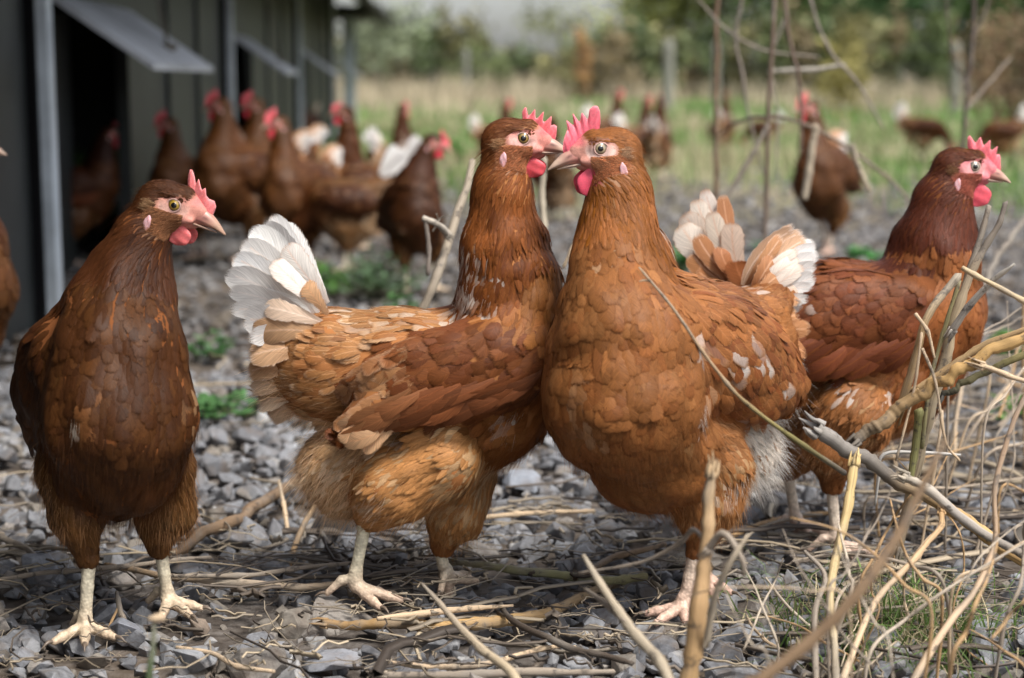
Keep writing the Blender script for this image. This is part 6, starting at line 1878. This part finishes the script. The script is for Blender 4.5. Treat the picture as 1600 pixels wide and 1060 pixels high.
# --- standing close to the camera
stem('pale pointed stem leaning across the bottom, out of focus', [([(658, 912), (700, 960), (750, 1012), (812, 1075)], [1.20, 1.17, 1.14, 1.1], [2.5, 5.5, 7, 8], [GREY, (.50, .40, .26)])])
stem('thick upright broken stalk in front of the leg of the orange brown hen', [
    ([(1110, 738), (1108, 790), (1096, 880), (1088, 970), (1074, 1085)], [1.08, 1.08, 1.07, 1.06, 1.05], [8, 10, 12, 15, 16], [(.42, .30, .18), TAN, (.34, .22, .10)]),
    ([(1104, 860), (1130, 830), (1158, 872), (1165, 900)], [1.07, 1.06, 1.05, 1.05], [7, 6, 5, 3], GREY),
    ([(1098, 1010), (1120, 930), (1140, 880), (1172, 838)], [1.05, 1.04, 1.03, 1.03], [5, 6, 5, 3], (.46, .38, .28)),
    ([(1105, 850), (1082, 830), (1060, 850), (1000, 878), (905, 895)], [1.07, 1.09, 1.11, 1.13, 1.16], [3, 4, 4, 3, 2], GREY)])
stem('slanting grey stalk at the bottom, left of the upright broken stalk', [
    ([(912, 868), (945, 925), (985, 985), (1050, 1075)], [1.12, 1.10, 1.08, 1.05], [4, 7, 9, 10], (.36, .30, .22)),
    ([(915, 920), (950, 948), (975, 970)], [1.12, 1.10, 1.08], [3, 5, 5], GREY)])
stem('brown stem very near the lens, running up to the right', [([(1180, 1075), (1270, 1000), (1340, 920), (1400, 830), (1440, 760), (1478, 688)], [.80, .81, .82, .84, .85, .86], [11, 11, 10, 8, 7, 4], (.20, .13, .075))])
stem('thin dark green stem with a pale tip at the bottom left, out of focus', [([(243, 975), (238, 1020), (232, 1080)], [.98, .97, .96], [3.5, 5, 6], (.05, .07, .03)), ([(232, 968), (246, 966), (258, 970)], [.98, .98, .98], [4, 8, 4], PALE)], cat='stem')

# --- the tangle at the right
stem('long thin stem slanting across the breast of the orange brown hen', [
    ([(997, 418), (1030, 455), (1075, 515), (1120, 580), (1165, 628), (1240, 685), (1320, 740)], [1.20, 1.20, 1.20, 1.205, 1.21, 1.22, 1.25], [1.2, 1.8, 2.3, 2.7, 3.3, 4, 4.2], [PALE, (.36, .28, .20), (.42, .29, .18), (.32, .22, .12), (.20, .17, .06), DARK]),
    ([(1018, 440), (1008, 438), (999, 440)], [1.20, 1.2, 1.2], [2, 1.5, 1], PALE)])
stem('thick tan stalk with a broken grey end, slanting down to the right edge', [
    ([(1280, 672), (1330, 706), (1400, 745), (1470, 786), (1540, 838), (1620, 892)], [1.30, 1.30, 1.30, 1.29, 1.28, 1.27], [12, 12, 11, 10.5, 10, 10], [(.26, .24, .22), (.15, .13, .11), (.46, .30, .13), (.44, .28, .12), (.36, .24, .12)]),
    ([(1332, 725), (1322, 800), (1310, 860), (1298, 930), (1302, 1000), (1306, 1080)], [1.29, 1.27, 1.25, 1.22, 1.2, 1.17], [7.5, 7.5, 7, 6.5, 6, 6], [(.52, .38, .17), (.50, .38, .20), (.40, .34, .26)]),
    ([(1412, 742), (1450, 765), (1500, 806), (1560, 845), (1620, 880)], [1.28, 1.27, 1.27, 1.26, 1.25], [7, 8, 8, 7, 7], [(.44, .38, .30), (.40, .36, .32), (.16, .13, .10)]),
    ([(1468, 800), (1466, 826), (1440, 860), (1400, 905), (1360, 960), (1310, 1075)], [1.27, 1.25, 1.23, 1.2, 1.18, 1.14], [5, 5, 4.5, 5, 5, 5], [TAN, PALE])])
stem('thick tan stalk rising to the right edge over the other stalk', [
    ([(1337, 690), (1380, 662), (1440, 615), (1510, 570), (1620, 518)], [1.31, 1.31, 1.31, 1.30, 1.30], [9, 10.5, 10.5, 10, 9.5], [(.12, .10, .08), (.45, .28, .11), (.46, .29, .12)]),
    ([(1430, 606), (1480, 575), (1540, 542), (1620, 508)], [1.33, 1.33, 1.33, 1.32], [5, 6, 6, 5], (.36, .24, .12)),
    ([(1535, 572), (1570, 583), (1620, 603)], [1.29, 1.28, 1.27], [5, 4, 4], PALE)])
stem('yellow green stem under the rising tan stalk', [([(1470, 620), (1500, 603), (1550, 577), (1620, 545)], [1.34, 1.34, 1.34, 1.34], [5, 6, 6, 5.5], [(.03, .03, .03), (.20, .17, .07), (.26, .22, .10)])])
stem('tall split stalk standing in front of the dark necked hen', [
    ([(1400, 860), (1420, 790), (1440, 700), (1462, 610), (1488, 520), (1520, 430), (1548, 370), (1574, 316)], [1.36, 1.36, 1.35, 1.34, 1.34, 1.34, 1.34, 1.34], [8, 9, 9, 10, 9, 7, 5.5, 4], [(.22, .18, .13), (.34, .27, .18), (.42, .34, .23), (.36, .28, .18), (.30, .24, .18), (.16, .13, .11)]),
    ([(1500, 470), (1522, 400), (1534, 360), (1544, 322)], [1.345, 1.345, 1.345, 1.345], [6, 6, 5, 4], GREY),
    ([(1420, 760), (1432, 700), (1440, 640)], [1.33, 1.33, 1.33], [5, 6.5, 6.5], (.20, .19, .075)),
    ([(1440, 700), (1455, 590), (1480, 500), (1500, 440)], [1.335, 1.335, 1.335, 1.335], [3, 3.5, 3.5, 3], (.25, .22, .11)),
    ([(1406, 640), (1432, 560), (1448, 490), (1500, 430)], [1.32, 1.32, 1.32, 1.33], [6, 7, 6, 7], [(.34, .22, .10), (.36, .24, .12), (.34, .29, .22)]),
    ([(1483, 520), (1515, 475), (1550, 440), (1585, 415)], [1.33, 1.32, 1.31, 1.30], [6, 6, 5, 2], (.44, .40, .35)),
    ([(1504, 421), (1550, 442), (1620, 482)], [1.32, 1.3, 1.28], [4.5, 4, 4.5], (.58, .45, .28)),
    ([(1400, 720), (1430, 600), (1440, 520)], [1.31, 1.31, 1.31], [2, 2.5, 2], PALE),
    ([(1430, 490), (1450, 520), (1460, 560)], [1.31, 1.31, 1.31], [3, 3, 2], PALE),
    ([(1440, 545), (1462, 600), (1478, 690), (1500, 720)], [1.30, 1.30, 1.30, 1.3], [2.5, 2.5, 2, 1.5], PALE)])
stem('thin reddish brown stem bowing down at the right edge', [([(1612, 600), (1580, 670), (1555, 760), (1552, 850), (1525, 920), (1480, 975), (1420, 1075)], [1.25, 1.24, 1.23, 1.22, 1.2, 1.18, 1.15], [4, 4, 4, 4.5, 5, 6, 6], [(.36, .24, .16), PALE])])
stem('wiry grey stem bent square behind the split stalk', [([(1368, 790), (1374, 745), (1382, 710), (1440, 708), (1500, 712)], [1.40, 1.40, 1.40, 1.4, 1.4], [2, 2.5, 2.5, 2.5, 2], (.50, .48, .45))])
stem('pale stem leaning left of the cream branch at the lower right', [([(1258, 860), (1290, 900), (1272, 960), (1275, 1075)], [1.24, 1.22, 1.2, 1.17], [3, 4, 5, 5], GREY)])
GT = 'thin stems tangled at the lower right'
def tangle():
    rs = np.random.RandomState(91)
    for i in range(30):
        x0 = rs.uniform(1290, 1640); y0 = rs.uniform(900, 1075); a = rs.uniform(-2.6, -.5); L = rs.uniform(120, 330)
        if i % 5 == 4: x0, y0, L = rs.uniform(1150, 1300), rs.uniform(960, 1070), L * .6
        Y0 = rs.uniform(1.0, 1.34); bend = rs.uniform(-.9, .9); p = []; x, y = x0, y0; ys = []
        for k in range(5):
            p.append((x, y)); ys.append(Y0 + k * rs.uniform(.0, .02))
            x += math.cos(a) * L / 4; y += math.sin(a) * L / 4 * .8; a += bend * .35 + rs.normal(0, .15)
        c = [PALE, TAN, GREY, (.50, .42, .33)][rs.randint(4)]
        w = rs.uniform(1.2, 3.2)
        stem('thin pale dry stem in the tangle at the lower right', [(p, ys, [w, w * 1.1, w * .9, w * .5], c)], group=GT, name='thin_stem')
tangle()
def tangle_behind():
    rs = np.random.RandomState(17)
    for i in range(85):
        Y0 = rs.uniform(1.42, 2.3); x, y = rs.uniform(1330, 1650), rs.uniform(450, 900); a = rs.normal(-.25, .45) if i % 3 else rs.uniform(-2.2, -.8)
        L = rs.uniform(120, 320) * 1.4 / Y0; p = []; bend = rs.uniform(-.5, .5)
        if x < 1420 and y < 720: y += 120
        for k in range(5):
            p.append((x, y)); x += math.cos(a) * L / 4; y += math.sin(a) * L / 4; a += bend * .3 + rs.normal(0, .1)
        if min(q[1] for q in p) < 450 and min(q[0] for q in p) < 1600: continue
        p = [(q[0], min(q[1], 125 + 320 / (Y0 / 2.66) )) for q in p] if False else p
        w = rs.uniform(1.1, 2.5)
        stem('thin dry stem in the thicket behind the tall split stalk', [(p, [Y0 + .02 * k for k in range(5)], [w, w, w * .8, w * .4], [PALE, TAN, GREY, (.42, .34, .26)][rs.randint(4)])], group='thin stems behind the split stalk', name='thin_stem')
tangle_behind()

# --- middle distance
stem('bare upright brown sapling behind the two white tails', [
    ([(1118, 318), (1119, 200), (1120, 100), (1121, -30)], [3.0, 3.0, 3.0, 3.0], [4.1, 3.7, 3.7, 3.4], (.20, .13, .085)),
    ([(1119, 215), (1150, 192), (1190, 182), (1250, 192), (1310, 222), (1380, 272), (1430, 320)], [3.0, 2.9, 2.8, 2.75, 2.7, 2.65, 2.6], [2.0, 2.7, 2.7, 2.7, 2.7, 2.4, 2.0], (.22, .17, .13))], name='sapling', cat='sapling')
stem('bare dark stem standing above the dark necked hen', [
    ([(1505, 260), (1512, 150), (1520, 60), (1526, -30)], [3.2, 3.2, 3.2, 3.2], [3.7, 4.1, 3.4, 3.4], (.11, .085, .07)),
    ([(1514, 140), (1490, 90), (1482, 40), (1478, -20)], [3.2, 3.15, 3.1, 3.1], [2.0, 1.7, 1.7, 1.4], (.15, .12, .10)),
    ([(1521, 60), (1540, 20), (1550, -20)], [3.2, 3.2, 3.2], [2.0, 1.7, 1.4], (.15, .12, .10)),
    ([(1512, 170), (1545, 130), (1580, 90)], [3.2, 3.3, 3.4], [1.7, 1.4, 1.4], (.22, .18, .15))], name='sapling', cat='sapling')
stem('tangled bramble with bare arching stems above the hen with the pink comb', [
    ([(1212, -30), (1232, 50), (1246, 110), (1252, 175), (1250, 240)], [2.7] * 5, [3.6, 3.6, 3.2, 3, 2], (.17, .12, .09)),
    ([(1255, -30), (1290, 70), (1340, 130), (1380, 200)], [2.8] * 4, [2, 2.4, 2, 1.4], (.28, .24, .20)),
    ([(1165, -30), (1150, 60), (1160, 120), (1175, 200), (1200, 290)], [2.9] * 5, [2, 2.4, 2.6, 2, 1.4], (.24, .20, .17)),
    ([(1275, 200), (1268, 250), (1256, 310)], [2.6] * 3, [5, 6, 5], (.42, .35, .26)),
    ([(1198, 200), (1165, 260), (1130, 318)], [2.7] * 3, [3, 4, 4], (.26, .22, .18)),
    ([(1330, 235), (1345, 270), (1356, 300)], [2.6] * 3, [4, 4, 3], (.42, .35, .26)),
    ([(1210, 112), (1260, 108), (1320, 104)], [2.9] * 3, [3, 4, 3], (.36, .33, .28)),
    ([(1090, 0), (1140, 50), (1200, 80), (1280, 90)], [2.9] * 4, [1.4, 2, 2, 1.4], (.26, .22, .18)),
    ([(1225, 30), (1205, 100), (1215, 190), (1210, 280)], [3.0] * 4, [1.7, 2, 1.7, 1.4], (.30, .26, .22))], name='bramble', cat='bramble')
stem('pale stalk rising between the two hens just under their beaks', [([(846, 400), (848, 330), (850, 245)], [1.95, 1.95, 1.95], [6, 5.5, 4.5], (.44, .38, .29))])
stem('grey stalk with a broken side branch behind the tan hen\'s back', [
    ([(645, 505), (672, 450), (700, 380), (722, 310), (738, 250)], [1.72, 1.72, 1.74, 1.76, 1.78], [7, 7, 7, 6, 5], (.36, .30, .23)),
    ([(700, 366), (682, 350), (662, 342)], [1.72, 1.7, 1.7], [5, 5, 4.5], (.42, .37, .31)),
    ([(665, 345), (668, 380), (668, 430)], [1.7, 1.7, 1.7], [3.5, 3.5, 3.5], (.24, .20, .17)),
    ([(682, 352), (690, 340), (702, 336)], [1.7, 1.7, 1.69], [1.5, 1.2, .8], (.34, .30, .25)),
    ([(676, 362), (684, 345), (682, 334)], [1.7, 1.7, 1.69], [1.5, 1.2, .8], (.34, .30, .25))])
stem('dark leaning twig right of the dark necked hen\'s beak', [([(1530, 470), (1560, 400), (1610, 330)], [2.2, 2.3, 2.4], [4, 5, 4], (.20, .17, .14))])
stem('pale thin stem slanting between the breasts of the middle hens', [([(880, 420), (895, 385), (905, 360)], [1.75] * 3, [2.5, 2.5, 2], PALE)])

# --- straw too fine to count
def straw():
    rs = np.random.RandomState(12)
    mb_v, mb_f, mb_c = [], [], []; off = 0
    def batch(px, py, spx, spy, n, lmin, lmax, ang=None, w=.0009):
        nonlocal off
        for _ in range(n):
            x, y = rs.normal(px, spx), min(1075, max(420, rs.normal(py, spy)))
            g = GP(x, y); L = rs.uniform(lmin, lmax); a = rs.uniform(0, math.pi) if ang is None else rs.normal(ang, .6)
            d = np.array([math.cos(a), math.sin(a), rs.normal(0, .05)]); b = np.array([-d[1], d[0], 0]) * rs.normal(0, .2) * L
            z = rs.uniform(.008, .024); m = 7
            t = np.linspace(-.5, .5, m)[:, None]
            C = g + d * L * t + b * (t * 2) ** 2 + np.array([0, 0, z]) + rs.normal(0, .0012, (m, 3)); C[:, 2] = np.maximum(C[:, 2], .004)
            r = w * math.exp(rs.normal(0, .6)); T = norm(np.gradient(C, axis=0)); Nn = norm(np.cross(T, [0, 0, 1])); B = np.cross(T, Nn)
            V = np.concatenate([(C + Nn * r)[:, None], (C + (-.5 * Nn + .87 * B) * r)[:, None], (C + (-.5 * Nn - .87 * B) * r)[:, None]], 1).reshape(-1, 3)
            i = np.arange(m - 1)[:, None] * 3; F = np.concatenate([i + [0, 1, 4, 3], i + [1, 2, 5, 4], i + [2, 0, 3, 5]])
            c = np.array([(.42, .34, .24), (.30, .25, .19), (.50, .41, .29), (.14, .11, .085), (.08, .062, .05)][rs.choice(5, p=[.20, .26, .10, .24, .20])]) * .78 * math.exp(rs.normal(0, .15))
            mb_v.append(V); mb_f.append(F + off); mb_c.append(np.tile(c, (len(V), 1))); off += len(V)
    batch(720, 930, 170, 50, 20, .04, .20, .05, .0009)
    batch(650, 880, 240, 45, 22, .04, .17, None, .0009)
    batch(800, 1030, 300, 30, 40, .03, .14, None, .0008)
    batch(400, 900, 160, 40, 34, .04, .16, .2, .0008)
    batch(1400, 850, 150, 110, 80, .05, .2, None, .0009)
    batch(1500, 700, 100, 120, 110, .06, .26, .1, .0010)
    batch(1000, 830, 250, 50, 60, .04, .14, .1, .0009)
    batch(120, 860, 120, 60, 35, .04, .14, None, .0008)
    batch(900, 560, 500, 80, 120, .08, .3, None, .0016)
    batch(800, 950, 500, 80, 600, .010, .045, None, .0006)
    o = mesh_obj('straw', np.concatenate(mb_v), np.concatenate(mb_f), M_STEM_PLAIN, None, True, attrs={'Col': np.concatenate(mb_c)})
    tag(o, 'fine dry straw and twig bits strewn over the gravel', 'straw', kind='stuff')
def _plain():
    m, nt, bs = new_mat('straw'); c = attr_n(nt, 'Col'); nt.links.new(c.outputs['Color'], bs.inputs['Base Color']); bs.inputs['Roughness'].default_value = .65; return m
M_STEM_PLAIN = _plain()
straw()

# --- weeds
def weed(px, py, w, h, n, col, label, seed, leaf=.016):
    rs = np.random.RandomState(seed); g = GP(px, py)
    root = empty('weed', (g[0], g[1], 0))
    mb = MB(); Vs, Fs, Cs = [], [], []; off = 0
    for i in range(n):
        a = rs.uniform(0, 2 * math.pi); r = w * math.sqrt(rs.rand()); hh = h * (1 - .5 * (r / w) ** 2) * rs.uniform(.4, 1)
        tip = np.array([math.cos(a) * r, math.sin(a) * r, hh])
        add_tube(mb, [(tip[0] * .3, tip[1] * .3, 0), tip * [.7, .7, .6], tip], [.0011, .0006], 4, 5)
        k = rs.randint(3, 7)
        for j in range(k):
            t = rs.uniform(.45, 1.02); p = tip * [t, t, t ** .8]; b = rs.uniform(0, 2 * math.pi)
            d = norm(np.array([math.cos(b), math.sin(b), rs.uniform(-.1, .7)])); L = leaf * rs.uniform(.6, 1.3); s = norm(np.cross(d, [0, 0, 1])) * L * .34; up = np.array([0, 0, L * .12])
            V = np.array([p, p + d * L * .35 + s - up, p + d * L * .35 + up * .3, p + d * L * .35 - s - up, p + d * L * .75 + s * .7 - up, p + d * L * .75, p + d * L * .75 - s * .7 - up, p + d * L - up])
            F = np.array([[0, 2, 1, 1], [0, 3, 2, 2], [1, 2, 5, 4], [2, 3, 6, 5], [4, 5, 7, 7], [5, 6, 7, 7]])
            Vs.append(V); Fs.append(F + off); off += 8
            Cs.append(np.tile(np.array(col) * math.exp(rs.normal(0, .22)), (8, 1)))
    mb.build('stems', M_GREENSTEM, root)
    F = np.concatenate(Fs); q = F[F[:, 2] != F[:, 3]]; t3 = F[F[:, 2] == F[:, 3]][:, :3]
    mesh_obj('leaves', np.concatenate(Vs), [q, t3], M_LEAF, root, True, attrs={'Col': np.concatenate(Cs)})
    tag(root, label, 'weed', 'green weeds on the gravel')
M_GREENSTEM = mat_plain('green_stem', (.10, .15, .05), .6, .3)
GRN = (.085, .20, .045)
weed(585, 465, .12, .12, 90, (.10, .17, .09), 'bushy blue green weed behind the tail of the tan backed hen', 1)
weed(518, 462, .05, .085, 30, (.11, .30, .05), 'bright green weed just above the white tail base', 2)
weed(625, 500, .05, .05, 22, (.07, .17, .05), 'low dark green weed under the back of the tan backed hen', 8)
weed(350, 650, .08, .035, 34, (.07, .17, .055), 'flat green weed on the gravel between the left hen and the tan backed hen', 3)
weed(322, 560, .05, .05, 22, (.06, .15, .05), 'small dark green weed right of the neck of the left hen', 4)
weed(1062, 430, .045, .08, 26, (.06, .22, .045), 'green weed left of the brown and white tail', 5, .022)
weed(1212, 400, .06, .05, 34, (.07, .26, .06), 'green weed between the two white tails', 6, .024)
weed(1350, 408, .05, .04, 22, (.07, .24, .06), 'green weed below the hen with the pink comb', 7, .022)
weed(720, 250, .26, .16, 90, (.09, .26, .04), 'clump of bright green weeds far behind, left of the two heads', 9, .05)
weed(1575, 560, .05, .06, 20, (.12, .26, .05), 'small green weed near the right edge behind the stalks', 10)
weed(1590, 660, .05, .05, 18, (.11, .22, .05), 'second small green weed at the right edge, lower than the first', 11)
